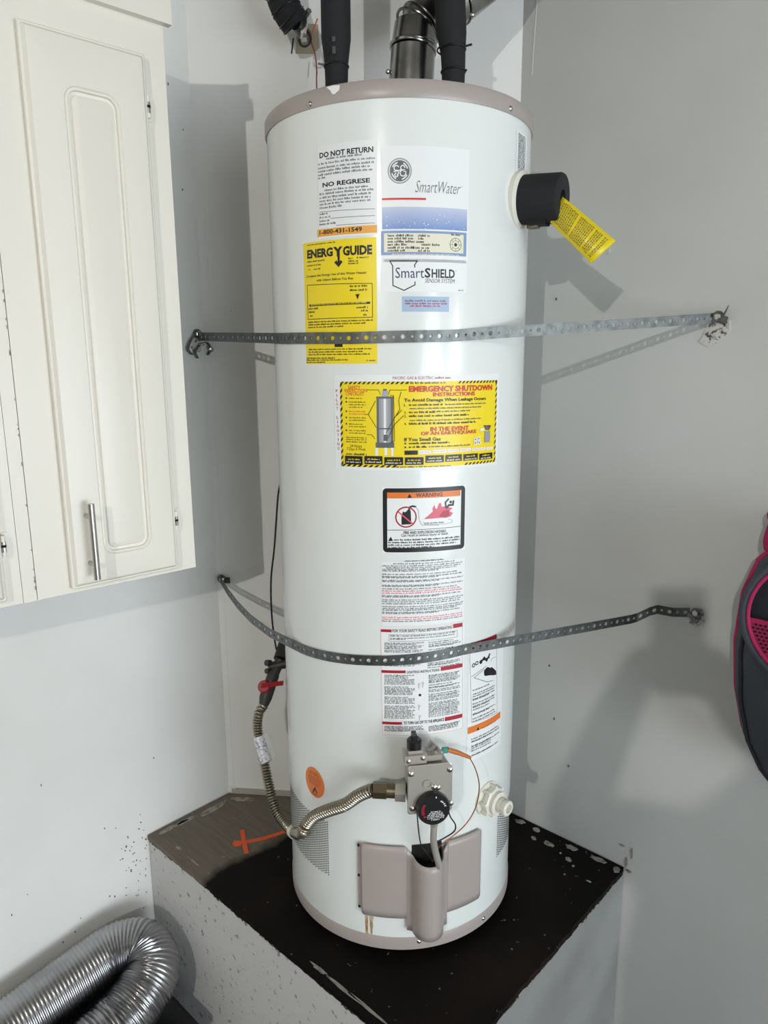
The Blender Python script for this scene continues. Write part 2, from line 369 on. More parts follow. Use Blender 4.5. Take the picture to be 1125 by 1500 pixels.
def cpatch(pts_px, off, m, name, parent, R=RB, **k):
    P = [tank(x, y, R) for x, y in pts_px]; mb = MB(); n = len(P)
    a = [cyl(u, z, off) for u, z in P]; mb.add(a, [tuple(range(n))]); return obj(name, mb, m, parent, **k)
cpatch([(478, 128), (488, 125), (498, 125), (497, 132), (490, 138), (487, 138), (484, 133)], .0036, mat('paint_chip_white', srgb(235, 235, 232), .6), 'chipped_paint', rim, .2508)
# ---------------------------------------------------------------- printed labels, laid round the jacket
_txt = {}
def text_mesh(s, bold=0.0, shear=0.0):
    k = (s, bold, shear)
    if k in _txt: return _txt[k]
    c = bpy.data.curves.new('t', 'FONT'); c.body = s; c.size = 1; c.offset = bold; c.shear = shear; c.resolution_u = 2; c.fill_mode = 'FRONT'
    o = bpy.data.objects.new('t', c); COL.objects.link(o)
    dg = bpy.context.evaluated_depsgraph_get(); e_ = o.evaluated_get(dg); me = e_.to_mesh()
    vs = [(v.co.x, v.co.y) for v in me.vertices]; fs = [tuple(p.vertices) for p in me.polygons]
    e_.to_mesh_clear(); bpy.data.objects.remove(o); bpy.data.curves.remove(c)
    x0 = min(v[0] for v in vs); x1 = max(v[0] for v in vs); y0 = min(v[1] for v in vs); y1 = max(v[1] for v in vs)
    if 'g' not in s and 'y' not in s and 'p' not in s and ',' not in s and 'Q' not in s: pass
    vs = [((x-x0)/(x1-x0), (y-y0)/(y1-y0)) for x, y in vs]
    _txt[k] = (vs, fs); return _txt[k]
GRID = .004
def wrapped(mb):
    """cut flat printing (u, z, offset) along a fixed grid of verticals and wrap it round the jacket"""
    bm = bmesh.new(); vs = [bm.verts.new((v[0], v[1], v[2])) for v in mb.v]
    for f, m in zip(mb.f, mb.m):
        try: q = bm.faces.new([vs[i] for i in f]); q.material_index = m
        except ValueError: pass
    if not vs: return mb
    bmesh.ops.triangulate(bm, faces=[f for f in bm.faces if len(f.verts) > 4])
    k0 = math.floor(min(v[0] for v in mb.v)/GRID); k1 = math.ceil(max(v[0] for v in mb.v)/GRID)
    for k in range(k0+1, k1):
        x = k*GRID; fs = [f for f in bm.faces if min(v.co.x for v in f.verts) < x-1e-7 and max(v.co.x for v in f.verts) > x+1e-7]
        if fs:
            g_ = set(fs); 
            for f in fs: g_.update(f.edges); g_.update(f.verts)
            bmesh.ops.bisect_plane(bm, geom=list(g_), dist=1e-7, plane_co=(x, 0, 0), plane_no=(1, 0, 0))
    bm.verts.ensure_lookup_table(); bm.verts.index_update(); out = MB(); out.mats = mb.mats
    out.v = [tuple(cyl(v.co.x, v.co.y, v.co.z)) for v in bm.verts]
    for f in bm.faces:
        ar_ = f.normal.z; ids = [v.index for v in f.verts]; out.f.append(ids if ar_ > 0 else ids[::-1]); out.m.append(f.material_index)
    bm.free(); return out
class Label:
    """collects printing in photo-measured points laid out flat, then wrapped on to the jacket"""
    def __init__(s, conv, off=.0004): s.mb = MB(); s.conv = conv; s.k = 0; s.off = off
    def uv(s, p): return tank(*s.conv(*p))
    def lay(s, q=0): s.k += q; return s.off + .00005 + s.k*.00003 + (0 if q else .00004)
    def quad(s, m, u0, z0, u1, z1, off=None):
        off = off if off is not None else s.lay(1); s.mb.use(m)
        s.mb.add([(u0, z0, off), (u1, z0, off), (u1, z1, off), (u0, z1, off)], [(0, 1, 2, 3)])
    def rect(s, m, a, b, off=None):
        (u0, z0), (u1, z1) = s.uv(a), s.uv(b); s.quad(m, u0, z0, u1, z1, off)
    def poly(s, m, pts):
        off = s.lay(1); s.mb.use(m); s.mb.add([(*s.uv(p), off) for p in pts], [tuple(range(len(pts)))])
    def disc(s, m, c, r, n=28):
        u0, z0 = s.uv(c); off = s.lay(1 if r > .004 else 0); s.mb.use(m)
        s.mb.add([(u0+r*math.cos(2*math.pi*i/n), z0+r*math.sin(2*math.pi*i/n), off) for i in range(n)], [tuple(range(n))])
    def ring(s, m, c, r0, r1, n=36, a0=0, a1=360):
        u0, z0 = s.uv(c); off = s.lay(); s.mb.use(m); vs = []; fs = []
        for i in range(n+1):
            a = math.radians(a0+(a1-a0)*i/n)
            for r in (r0, r1): vs.append((u0+r*math.cos(a), z0+r*math.sin(a), off))
        for i in range(n): fs.append((2*i, 2*i+1, 2*i+3, 2*i+2))
        s.mb.add(vs, fs)
    def strokeuv(s, m, P, w):
        off = s.lay(1); s.mb.use(m)
        for i in range(len(P)-1):
            (a, b), (c, d) = P[i], P[i+1]; l = math.hypot(c-a, d-b) or 1e-9; dx, dy = (c-a)/l, (d-b)/l; e_ = w*.4
            p = (a-dx*e_, b-dy*e_); q = (c+dx*e_, d+dy*e_); o_ = off+.000004*(i % 3)
            s.mb.add([(p[0]+dy*w/2, p[1]-dx*w/2, o_), (q[0]+dy*w/2, q[1]-dx*w/2, o_), (q[0]-dy*w/2, q[1]+dx*w/2, o_), (p[0]-dy*w/2, p[1]+dx*w/2, o_)], [(0, 1, 2, 3)])
    def stroke(s, m, pts, w): s.strokeuv(m, [s.uv(p) for p in pts], w)
    def text(s, m, t, bl, tr, bold=.0, shear=0.):
        (u0, z0), (u1, z1) = s.uv(bl), s.uv(tr); vs, fs = text_mesh(t, bold, shear); off = s.lay(); s.mb.use(m)
        s.mb.add([(u0+(u1-u0)*x, z0+(z1-z0)*y, off) for x, y in vs], fs)
    def greek(s, m, a, b, h):
        """a line of print too small to read: letter-sized strokes from a to b, h metres tall"""
        (u0, za), (u1, zb) = s.uv(a), s.uv(b); z = (za+zb)/2; s.greekuv(m, u0, u1, z, h)
    def greekuv(s, m, u0, u1, z, h):
        off = s.lay(); s.mb.use(m); u = u0; lw = h*.62; left = random.randint(2, 8)
        while u < u1-lw*.5:
            if left <= 0: u += lw*.9; left = random.randint(2, 8); continue
            hh = h*random.choice((.68, .7, .75, 1.0)); w_ = lw*random.uniform(.55, .85); v = min(u+w_, u1)
            s.mb.add([(u, z, off), (v, z, off), (v, z+hh, off), (u, z+hh, off)], [(0, 1, 2, 3)]); u += lw; left -= 1
    def done(s, name, paper_mat, tl, br, plabel):
        (u0, z0), (u1, z1) = s.uv(tl), s.uv(br); pb = MB()
        pb.add([(u0, z0, s.off), (u1, z0, s.off), (u1, z1, s.off), (u0, z1, s.off)], [(0, 1, 2, 3)])
        p = obj(name, wrapped(pb), paper_mat, heater, smooth=True, label=plabel)
        if s.mb.f: obj('print', wrapped(s.mb), None, p, smooth=True)
        return p
def conv(ox, oy, k): return lambda x, y: (ox+x/k, oy+y/k)
C2 = conv(430, 200, 4.1667); C3 = conv(430, 340, 4.1667); C4 = conv(480, 535, 4.327); C5 = conv(540, 700, 6.82); C6 = conv(540, 905, 5.357); PX = lambda x, y: (x, y)
# --- do-not-return sticker
L = Label(C2)
L.text(PBLK, 'DO NOT RETURN', (160, 135), (487, 60), .035)
L.greek(PGREY, (200, 138), (430, 120), .0035)
for y, x in zip((168, 193, 214, 236, 258), (505, 490, 465, 482, 200)): L.greek(PGREY, (152, y+2), (x, y+2-(x-152)*.075), .0034)
L.text(PBLK, 'NO REGRESE', (178, 312), (467, 252), .035)
L.greek(PGREY, (190, 332), (455, 312), .0032)
for y, x in zip((356, 378, 399, 419, 441), (490, 472, 470, 470, 300)): L.greek(PGREY, (160, y), (x, y-(x-160)*.072), .0034)
for y, x in ((463, 160), (500, 228), (543, 262)): L.stroke(PGREY, [(x, y), (495, y-(495-x)*.065)], .0008)
for y, x in ((480, 208), (500, 225), (522, 228), (540, 262)): L.greek(PGREY, (160, y), (x, y-5), .003)
L.rect(PAMB, (148, 615), (510, 540))
L.text(PBLK, '1-800-431-1549', (160, 602), (418, 550), .03)
L.done('return_label', PAPER, (146, 62), (512, 598), 'white do-not-return sticker with amber phone strip')
# --- brand label with rating plate
L = Label(C2)
c = (648, 210); R0 = .0192
L.disc(PLGREY, c, R0, 40); L.ring(PAPER, c, R0*.84, R0*.90); L.disc(PGREY, c, R0*.80, 36)
for a in (15, 105, 195, 285): L.ring(PAPER, c, R0*.62, R0*.72, 10, a, a+48)
cu, cz = L.uv(c)
def curl(pts, w): L.strokeuv(PAPER, [(cu+x*R0, cz+y*R0) for x, y in pts], w)
def arc(x, y, r, a0, a1, n=10): return [(x+r*math.cos(math.radians(a0+(a1-a0)*i/n)), y+r*math.sin(math.radians(a0+(a1-a0)*i/n))) for i in range(n+1)]
curl(arc(-.27, .22, .2, 30, 300), .0016); curl(arc(-.30, -.12, .19, 70, -60)+arc(-.27, -.30, .14, -20, -250), .0016); curl([(-.5, -.06), (-.1, .02), (.1, .1)], .0013)
curl(arc(.25, .25, .17, 0, 250), .0016); curl(arc(.27, -.16, .24, 110, 360), .0016); curl([(.02, .02), (.2, .04), (.4, .1)], .0013); curl(arc(.42, -.12, .1, -60, 150), .0012)
L.text(PGREY, 'SmartWater', (742, 341), (1018, 284), -.012, .35)
L.text(PLGREY, 'TM', (1019, 312), (1030, 306))
L.rect(PRED2, (540, 389), (808, 376))
(ua, za), (ub, zb) = L.uv((540, 432)), L.uv((1056, 578))
WATER = ramp_material('print_water_blue', 2, zb, za, srgb(118, 145, 200), srgb(190, 198, 220))
L.rect(WATER, (540, 432), (1056, 578))
for i in range(60):
    x, y = random.uniform(550, 1045), random.uniform(480, 575); L.disc(random.choice((PLBLU, PAPER, PBLUE)), (x, y), random.uniform(.0004, .0011), 8)
L.conv = C3
L.rect(PBLUE, (533, -6), (1052, 150)); L.rect(PCREAM, (552, 8), (1035, 132))
for y in (24, 42, 61, 79, 98, 116):
    L.greek(PBLK, (575, y+6), (random.choice((735, 725, 690)), y+2), .0036); L.greek(PBLK, (random.choice((780, 760, 715)), y+6), (random.choice((890, 830, 795)), y+4), .0036)
L.greek(PBLK, (960, 24), (1020, 22), .003); L.ring(PBLK, (988, 78), .0098, .0106); L.ring(PGREY, (988, 78), .0060, .0066); L.disc(PBLK, (988, 78), .0028, 12)
for a in range(0, 360, 45):
    cu2, cz2 = L.uv((988, 78)); L.strokeuv(PGREY, [(cu2+.006*math.cos(math.radians(a)), cz2+.006*math.sin(math.radians(a))), (cu2+.0098*math.cos(math.radians(a)), cz2+.0098*math.sin(math.radians(a)))], .0007)
L.greek(PCREAM, (600, 144), (1010, 141), .002)
L.conv = C2
L.done('brand_label', PAPER, (534, 60), (1062, 776), 'white and blue brand label with round monogram and rating plate')
# --- shield sticker
L = Label(C3)
L.stroke(PBLK, [(740, 214), (739, 200), (755, 176), (588, 176), (605, 206), (607, 326), (674, 356), (741, 322), (741, 304)], .0017)
L.text(PNAVY, 'Smart', (622, 281), (797, 216), .0); L.text(PBLK, 'S', (800, 279), (836, 219), .03); L.text(PBLK, 'HIELD', (842, 279), (984, 229), .03)
L.text(PBLK, 'SENSOR SYSTEM', (802, 309), (984, 288), .0, .2); L.greek(PGREY, (1005, 360), (1036, 358), .002); L.text(PGREY, 'TM', (986, 240), (994, 235))
L.done('shield_label', PAPER, (534, 166), (1054, 372), 'white shield sensor sticker')
L = Label(C3)
for y in (428, 444, 459): L.greek(PRED if y > 430 else PGREY, (680 if y < 455 else 710, y), (936 if y < 455 else 900, y-5), .0030)
L.done('small_blue_label', PLBLU, (662, 393), (948, 487), 'small pale blue sticker with faint red print')
# --- energy guide
L = Label(C3)
L.greek(PBLK, (85, 82), (255, 68), .0022)
L.text(PBLK, 'ENERG', (85, 165), (240, 92), .05); L.text(PBLK, 'Y', (243, 152), (300, 86), .05); L.text(PBLK, 'GUIDE', (302, 146), (480, 76), .05)
L.stroke(PBLK, [(276, 120), (276, 196)], .0042); L.poly(PBLK, [(249, 186), (262, 172), (276, 190), (288, 170), (300, 182), (276, 214)])
for a, b in (((85, 187), (192, 176)), ((85, 211), (172, 202)), ((95, 234), (102, 233)), ((125, 231), (168, 227)), ((335, 166), (362, 164)), ((385, 162), (457, 156)), ((335, 183), (396, 179)), ((335, 197), (396, 193))): L.greek(PBLK, a, b, .0026)
L.text(PBLK, 'Compare the Energy Use of this Water Heater', (80, 284), (447, 238), .02); L.text(PBLK, 'with Others Before You Buy.', (142, 308), (368, 272), .02)
L.stroke(PBLK, [(85, 325), (480, 313), (483, 520), (90, 533), (85, 325)], .0011)
for a, b in (((345, 338), (450, 331)), ((345, 362), (450, 355)), ((92, 475), (152, 470)), ((95, 495), (130, 492)), ((103, 518), (120, 515)), ((385, 467), (460, 462)), ((412, 487), (460, 482)), ((425, 512), (450, 508))): L.greek(PBLK, a, b, .0034)
L.poly(PBLK, [(378, 380), (404, 377), (392, 412)]); L.rect(PBLK, (98, 455), (468, 425)); L.greek(PYEL, (108, 446), (450, 436), .002)
for a, b in (((92, 556), (485, 541)), ((92, 571), (440, 559)), ((92, 587), (308, 578)), ((95, 722), (485, 714)), ((95, 738), (425, 731)), ((95, 754), (465, 746)), ((82, 775), (255, 771)), ((82, 787), (340, 782)), ((82, 799), (195, 798)), ((445, 788), (508, 786))): L.greek(PBLK, a, b, .0026)
L.rect(PBLK, (252, 702), (300, 682))
L.done('energy_label', PYEL, (60, 71), (512, 802), 'bright yellow energy guide sticker')
# --- emergency shutdown sticker
L = Label(C4)
(ua, zt), (ub, zb) = L.uv((78, 104)), L.uv((1060, 607)); (uc, zc2) = L.uv((560, 652)); zb = (zb+zc2)/2
L.quad(PYEL, ua, zb, ub, zt)
st = .0042
def hazard(u0, z0, u1, z1, n, horiz):
    for i in range(n):
        f0, f1 = i/n, (i+.5)/n; off = L.off+.00025; L.mb.use(PBLK)
        if horiz:
            a, b = u0+(u1-u0)*f0, u0+(u1-u0)*f1; k = .5*(u1-u0)/n
            q = [(a, z0), (b, z0), (min(b+k, u1), z1), (min(a+k, u1), z1)]
        else:
            a, b = z0+(z1-z0)*f0, z0+(z1-z0)*f1; k = .5*(z1-z0)/n
            q = [(u0, a), (u1, min(a+k, z1)), (u1, min(b+k, z1)), (u0, b)]
        L.mb.add([(*p, off) for p in q], [(0, 1, 2, 3)])
W_ = ub-ua
hazard(ua, zt-st, ua+W_*.41, zt, 15, True); hazard(ua+W_*.70, zt-st, ub, zt, 12, True)
hazard(ua, zb, ua+W_*.34, zb+st, 10, True); hazard(ua+W_*.75, zb, ub, zb+st, 9, True)
hazard(ua, zb, ua+st, zt, 14, False); hazard(ub-st, zb, ub, zt, 14, False)
L.greek(PBLK, (500, 122), (745, 112), .0034); L.greek(PBLK, (430, 648), (780, 640), .0026)
L.text(PRED, 'PACIFIC GAS & ELECTRIC', (413, 90), (670, 70), .01); L.greek(PRED, (678, 86), (778, 84), .0034)
for k, ch_ in enumerate('PILOT LIGHTING'):
    if ch_ != ' ': L.text(PRED, ch_, (52+k*.9+(4 if ch_ == 'I' else 0), 172+k*28), (64+k*.9-(4 if ch_ == 'I' else 0), 154+k*28), .02)
L.text(PRED2, 'SAFETY', (130, 151), (208, 130), .02); L.text(PRED2, 'INSPECTION', (108, 170), (250, 150), .02); L.text(PRED2, 'CHECKLIST', (115, 192), (232, 171), .02)
for y, n in ((208, 1), (232, 3), (291, 2), (331, 2), (371, 2), (412, 2)):
    L.disc(PBLK, (119, y), .0016, 8)
    for j in range(n): L.greek(PRED2 if y == 291 else PBLK, (136, y+6+j*16), (random.choice((222, 238, 244)), y+5+j*16), .0022)
for y in (462, 475, 490): L.greek(PBLK, (118, y), (246, y), .0024)
L.text(PBLK, '24 Hours', (143, 520), (218, 502), .01); L.text(PBLK, '7 Days A Week', (122, 544), (242, 524), .01); L.greek(PBLK, (118, 572), (247, 568), .004)
# drawn heater
(h0, hz0), (h1, hz1) = L.uv((312, 500)), L.uv((415, 200)); hw = h1-h0
for i, m in enumerate((PGREY, PLGREY, PSILV, PAPER, PSILV, PLGREY, PGREY)): L.quad(m, h0+hw*i/7, hz0, h0+hw*(i+1)/7, hz1)
L.rect(PGREY, (305, 523), (422, 490)); L.rect(PGREY, (308, 212), (420, 198)); L.rect(PSILV, (346, 198), (382, 160)); L.rect(PGREY, (352, 162), (374, 150))
L.rect(PAPER, (302, 572), (320, 523)); L.rect(PAPER, (360, 570), (378, 523)); L.rect(PAPER, (402, 575), (418, 523)); L.rect(PGREY, (312, 406), (415, 398))
L.rect(PGREY, (355, 480), (382, 440))
for p in ([(250, 156), (322, 156), (335, 185)], [(385, 185), (395, 157), (480, 157), (500, 157)], [(238, 312), (258, 312), (305, 225)], [(258, 312), (310, 395)], [(250, 440), (280, 440), (300, 465)], [(465, 170), (450, 225), (458, 280), (420, 340), (370, 430)], [(470, 285), (420, 335)], [(480, 320), (420, 380), (385, 460)], [(395, 190), (418, 192), (424, 480), (400, 490)]): L.stroke(PBLK, p, .0009)
L.text(PRED2, 'EMERGENCY SHUTDOWN', (515, 170), (1040, 122), .04); L.text(PRED2, 'INSTRUCTIONS', (667, 198), (932, 166), .035)
L.text(PBLK, 'To Avoid Damage When Leakage Occurs', (485, 238), (1000, 199), .025)
for y, x, n in ((258, 735, 1), (278, 0, 0), (304, 680, 0), (328, 895, 1), (352, 0, 0), (376, 935, 0)):
    if x: L.text(PBLK, '%d.' % {258: 1, 304: 2, 328: 3, 376: 4}[y], (485, y+4), (500, y-12)); L.greek(PBLK, (515, y+3), (x, y-(x-515)*.035), .0036)
    if y in (258, 304): L.greek(PGREY, (x+8, y-4), (1000 if y == 258 else 900, y-16), .0026)
    if not x: L.greek(PGREY, (520, y+3), (970, y-14), .0026)
L.text(PRED2, 'IN THE EVENT', (650, 419), (892, 382), .04); L.text(PRED2, 'OF AN EARTHQUAKE', (590, 448), (940, 407), .04)
L.text(PBLK, 'If You Smell Gas', (485, 482), (715, 455), .025)
for y, x in ((500, 775), (524, 630)): L.disc(PBLK, (492, y-4), .0016, 8); L.greek(PBLK, (515, y+2), (x, y-(x-515)*.03), .0036)
L.greek(PGREY, (640, 520), (905, 508), .0026)
L.rect(PBLK, (487, 568), (570, 540))
xs = (575, 660, 755, 832, 908, 1000, 1045)
for a, b in zip(xs, xs[1:]):
    y = 562-(a-575)*.06; L.rect(PAPER, (a+2, y), (b-3, y-20-(b-a)*.05)); L.greek(PLPINK, (a+8, y-6), (b-8, y-10), .0026)
xb = ((113, 222), (235, 348), (360, 478), (490, 607), (620, 735), (745, 848), (858, 948), (958, 1040))
for i, (a, b) in enumerate(xb):
    y = 626+(6 if 1 < i < 4 else 0)-max(0, (a-480))*.055; L.rect(PBLK, (a, y), (b, y-45-(b-a)*.04)); L.greek(PYEL, (a+18, y-25), (b-18, y-28), .0026); L.greek(PCREAM, (a+8, y-7), (b-8, y-10), .0028)
# little meter pictures
for x, y in ((923, 462), (945, 458), (925, 485), (947, 482)): L.rect(PAPER, (x, y+18), (x+18, y-4)); L.disc(PBLK, (x+9, y+7), .0014, 8)
L.rect(PLGREY, (990, 490), (1025, 415)); L.poly(PGREY, [(985, 380), (998, 410), (1020, 410), (1032, 380), (1010, 400)]); L.rect(PAPER, (962, 415), (988, 398))
L.done('emergency_label', PAPER, (40, 60), (1072, 628), 'yellow emergency shutdown sticker with black hazard border')
# --- fire warning sticker
L = Label(C5)
(u0, z1), (u1, z0) = L.uv((140, 103)), L.uv((953, 702))
def rrect(m, u0, z0, u1, z1, r):
    off = L.lay(1); L.mb.use(m); P = []
    for cx_, cz_, a0 in ((u1-r, z1-r, 0), (u0+r, z1-r, 90), (u0+r, z0+r, 180), (u1-r, z0+r, 270)):
        P += [(cx_+r*math.cos(math.radians(a0+18*k)), cz_+r*math.sin(math.radians(a0+18*k)), off) for k in range(6)]
    L.mb.add(P, [tuple(range(len(P)))])
rrect(PBLK, u0, z0, u1, z1, .007)
(a0, b1), (a1, b0) = L.uv((184, 146)), L.uv((915, 664)); L.quad(PAPER, a0, b0, a1, b1)
L.rect(PORA, (184, 146), (915, 178)); L.text(PBLK, 'WARNING', (470, 193), (737, 142), .02)
L.poly(PBLK, [(385, 202), (432, 196), (407, 158)])
L.poly(PBLK, [(328, 468), (328, 378), (345, 332), (360, 345), (380, 332), (402, 300), (420, 330), (426, 462)])
L.stroke(PBLK, [(408, 305), (415, 290), (440, 282), (468, 288)], .003); L.stroke(PLGREY, [(468, 290), (495, 320), (505, 420), (530, 470), (700, 470)], .0011)
cu3, cz3 = L.uv((373, 392)); L.ring(PRED, (373, 392), .0165, .0190); L.strokeuv(PPINK, [(cu3-.0135, cz3+.0095), (cu3+.0125, cz3-.0125)], .0024)
L.poly(PPINK, [(550, 412), (600, 372), (640, 335), (636, 305), (658, 268), (664, 300), (680, 312), (700, 255), (722, 248), (728, 290), (760, 282), (800, 292), (838, 300), (805, 330), (842, 350), (815, 385), (770, 398), (700, 400)])
L.poly(PRED, [(700, 385), (740, 330), (800, 320), (810, 370), (770, 395)])
L.disc(PBLK, (818, 240), .0026, 10); L.stroke(PBLK, [(775, 300), (800, 272), (840, 268), (845, 232)], .0036); L.stroke(PBLK, [(770, 285), (765, 245), (795, 212)], .003)
L.stroke(PLGREY, [(545, 440), (560, 465), (760, 460), (830, 445), (835, 420), (790, 408)], .0008); L.greek(PGREY, (552, 458), (750, 448), .0026)
L.stroke(PBLK, [(184, 521), (915, 482)], .0009)
L.text(PBLK, 'FIRE AND EXPLOSION HAZARD', (350, 561), (772, 513), .02); L.text(PBLK, 'Can result in serious injury or death', (325, 594), (790, 540), .01)
L.poly(PBLK, [(196, 632), (244, 627), (220, 586)])
for y, x0, x1 in ((625, 252, 905), (652, 195, 905), (679, 195, 875), (708, 195, 655)): L.greek(PBLK, (x0, y), (x1, y-(x1-x0)*.05), .0030)
L.done('fire_warning_label', PAPER, (132, 92), (961, 711), 'black-bordered fire warning sticker with orange band')
# --- small print sticker
L = Label(C5)
L.greek(PBLK, (360, 838), (750, 815), .0022)
y = 862; i = 0
while y < 1445:
    red = 1128 <= y <= 1165 or 1385 <= y <= 1425
    x0, x1 = (135, random.choice((940, 935, 915, 880, 700)))
    if i == 0: x0, x1 = 245, 860
    if i == 2: x0, x1 = 175, 915
    L.greek(PPINK if red else PGREY, (x0, y), (x1, y-(x1-x0)*.046), .0027); y += 19.5; i += 1
    if i % 5 == 0: y += 8
L.done('small_print_label', PAPER, (126, 838), (950, 1420), 'white sticker of dense small print with red lines')
# --- lighting instructions
L = Label(C6)
L.stroke(PLPINK, [(95, 90), (735, 48), (735, 866), (110, 916), (95, 90)], .0009)
L.rect(PRED, (97, 88), (180, 113)); L.rect(PRED, (662, 50), (735, 68)); L.text(PBLK, 'FOR YOUR SAFETY READ BEFORE OPERATING', (187, 113), (655, 60), .02)
L.stroke(PGREY, [(160, 130), (695, 98), (695, 148), (160, 182), (160, 130)], .0006)
L.greek(PBLK, (170, 148), (255, 143), .003); L.greek(PGREY, (262, 142), (680, 117), .0026); L.greek(PGREY, (170, 160), (680, 133), .0024); L.greek(PGREY, (170, 175), (290, 168), .0024)
def column(x0, x1, y0, y1, skip=()):
    y = y0; i = 0
    while y < y1:
        if i not in skip: L.greek(PGREY, (x0, y), (x1-random.choice((0, 4, 18, 55)), y-(x1-x0)*.06), .0025)
        y += 11.5; i += 1
column(125, 432, 208, 282); column(470, 722, 192, 250, (4,)); column(125, 412, 352, 398); column(462, 720, 350, 392)
for a, b in (((100, 408), (290, 434)), ((565, 385), (735, 385))): L.rect(PRED, a, b)
L.text(PBLK, 'LIGHTING INSTRUCTIONS', (300, 436), (555, 397), .02)
column(125, 365, 460, 795, (7, 14, 20)); column(470, 715, 445, 770, (6, 12, 18))
for x, y in ((395, 520), (425, 512), (395, 690), (400, 770)): L.ring(PGREY, (x, y), .0016, .0022, 12); L.stroke(PGREY, [(x, y+8), (x-3, y+32)], .0008)
L.disc(PBLK, (402, 605), .0027, 8)
for a, b in (((106, 812), (262, 837)), ((597, 780), (733, 780))): L.rect(PRED, a, b)
L.text(PBLK, 'TO TURN GAS OFF TO THE APPLIANCE', (275, 836), (590, 784), .02)
column(125, 430, 862, 905); column(470, 720, 842, 880)
L.done('instruction_label', PAPER, (93, 82), (738, 868), 'white lighting instruction sticker with dark red bars')
# --- scald label and its warning
L = Label(C6)
L.stroke(PGREY, [(790, 205), (1002, 150), (1006, 742), (808, 820), (790, 205)], .0008); L.rect(PRED, (800, 198), (1002, 172))
for x, y in ((822, 372), (848, 355), (880, 345)): L.ring(PBLK, (x, y), .0022, .0042, 14)
L.stroke(PBLK, [(875, 352), (905, 312), (925, 335), (948, 285)], .0042); L.stroke(PBLK, [(900, 330), (945, 310)], .003); L.stroke(PLGREY, [(955, 345), (965, 320), (995, 305)], .001)
L.stroke(PBLK, [(805, 462), (920, 378)], .0008); L.stroke(PBLK, [(975, 490), (930, 502), (825, 470), (905, 402)], .0009)
L.poly(PBLK, [(1000, 445), (998, 415), (965, 385), (955, 392), (970, 412), (930, 385), (922, 392), (948, 420), (905, 412), (903, 422), (940, 435), (905, 448), (910, 456), (950, 450), (980, 450)])
for y in range(575, 815, 19): L.greek(PGREY, (815, y), (985+random.choice((0, 5, -40)), y-52), .0028)
L.rect(PORA, (776, 862), (1030, 782)); L.text(PBLK, 'WARNING', (885, 872), (995, 800), .0); L.poly(PBLK, [(845, 884), (868, 876), (856, 855)])
for y in range(935, 1095, 18): L.greek(PGREY, (805, y), (1020-random.choice((0, 8, 60)), y-64), .0028)
L.done('scald_label', PAPER, (786, 202), (1034, 985), 'narrow white scald warning sticker with orange band')
# --- round orange sticker
L = Label(PX)
oc = (460.5, 1146); cu4, cz4 = L.uv(oc); L.k = 1
ob = MB(); ob.add([(cu4+.0295*math.cos(2*math.pi*i/40), cz4+.0325*math.sin(2*math.pi*i/40), .0004) for i in range(40)], [tuple(range(40))])
orange = obj('round_label', wrapped(ob), PORA, heater, smooth=True, label='round orange sticker')
DKO = mat('print_brown', srgb(130, 70, 30), .5)
for dz, w_ in ((.020, .012), (.016, .018), (.010, .02), (.006, .02), (.002, .02), (-.002, .018), (-.006, .016)): L.greekuv(DKO, cu4-w_, cu4+w_, cz4+dz, .0026)
L.strokeuv(PBLK, [(cu4-.004, cz4-.022), (cu4+.002, cz4-.012), (cu4+.007, cz4-.02)], .004); L.strokeuv(PBLK, [(cu4-.008, cz4-.026), (cu4+.008, cz4-.026)], .002)
obj('print', wrapped(L.mb), None, orange)
# --- side label near the top right
L = Label(PX)
(su0, sz1), (su1, sz0) = L.uv((758, 192)), L.uv((769, 258))
for k in range(17): L.greekuv(PGREY, su0+.004, su1-.003, sz0+.003+(sz1-sz0-.004)*k/17, .0036)
L.done('side_label', PAPER, (757, 190), (770, 260), 'grey printed sticker at the right side')
# rust streak under the access cover
for px, w_, y0, y1 in ((537, .004, 1337, 1372), (544, .005, 1342, 1368), (540, .0015, 1366, 1378)):
    (uu, za), (_, zb) = tank(px, y0), tank(px, y1); mb = MB(); q = []
    for i in range(7): q.append((uu-w_*(1-.35*random.random())*(1-.5*i/6), za+(zb-za)*i/6))
    q2 = [(2*uu-a, b) for a, b in q][::-1]
    mb.add([cyl(a, b, .0004 if y1 < 1375 else .0016) for a, b in q+q2], [tuple(range(14))[::-1]]); obj('rust_streak', mb, RUST, heater)
# perforated air grilles
def grille(px_edge, ya, yb, side):
    (ue, zt), (_, zb) = tank(px_edge, ya), tank(px_edge, yb); mb = MB(); step = .0052; k = 0; u_ = ue
    while abs(u_/RB) < math.radians(112):
        zz = zb+(step/2 if k % 2 else 0)
        while zz < zt:
            mb.add([cyl(u_+.0017*math.cos(a), zz+.0017*math.sin(a), .0003) for a in [i*math.pi/3 for i in range(6)]], [tuple(range(6))]); zz += step
        u_ += side*step*.9; k += 1
    return obj('vent_grille', mb, GAP, heater, kind='stuff', label='perforated air intake')
grille(479.5, 1203, 1280, -1); grille(729.5, 1190, 1252, 1)
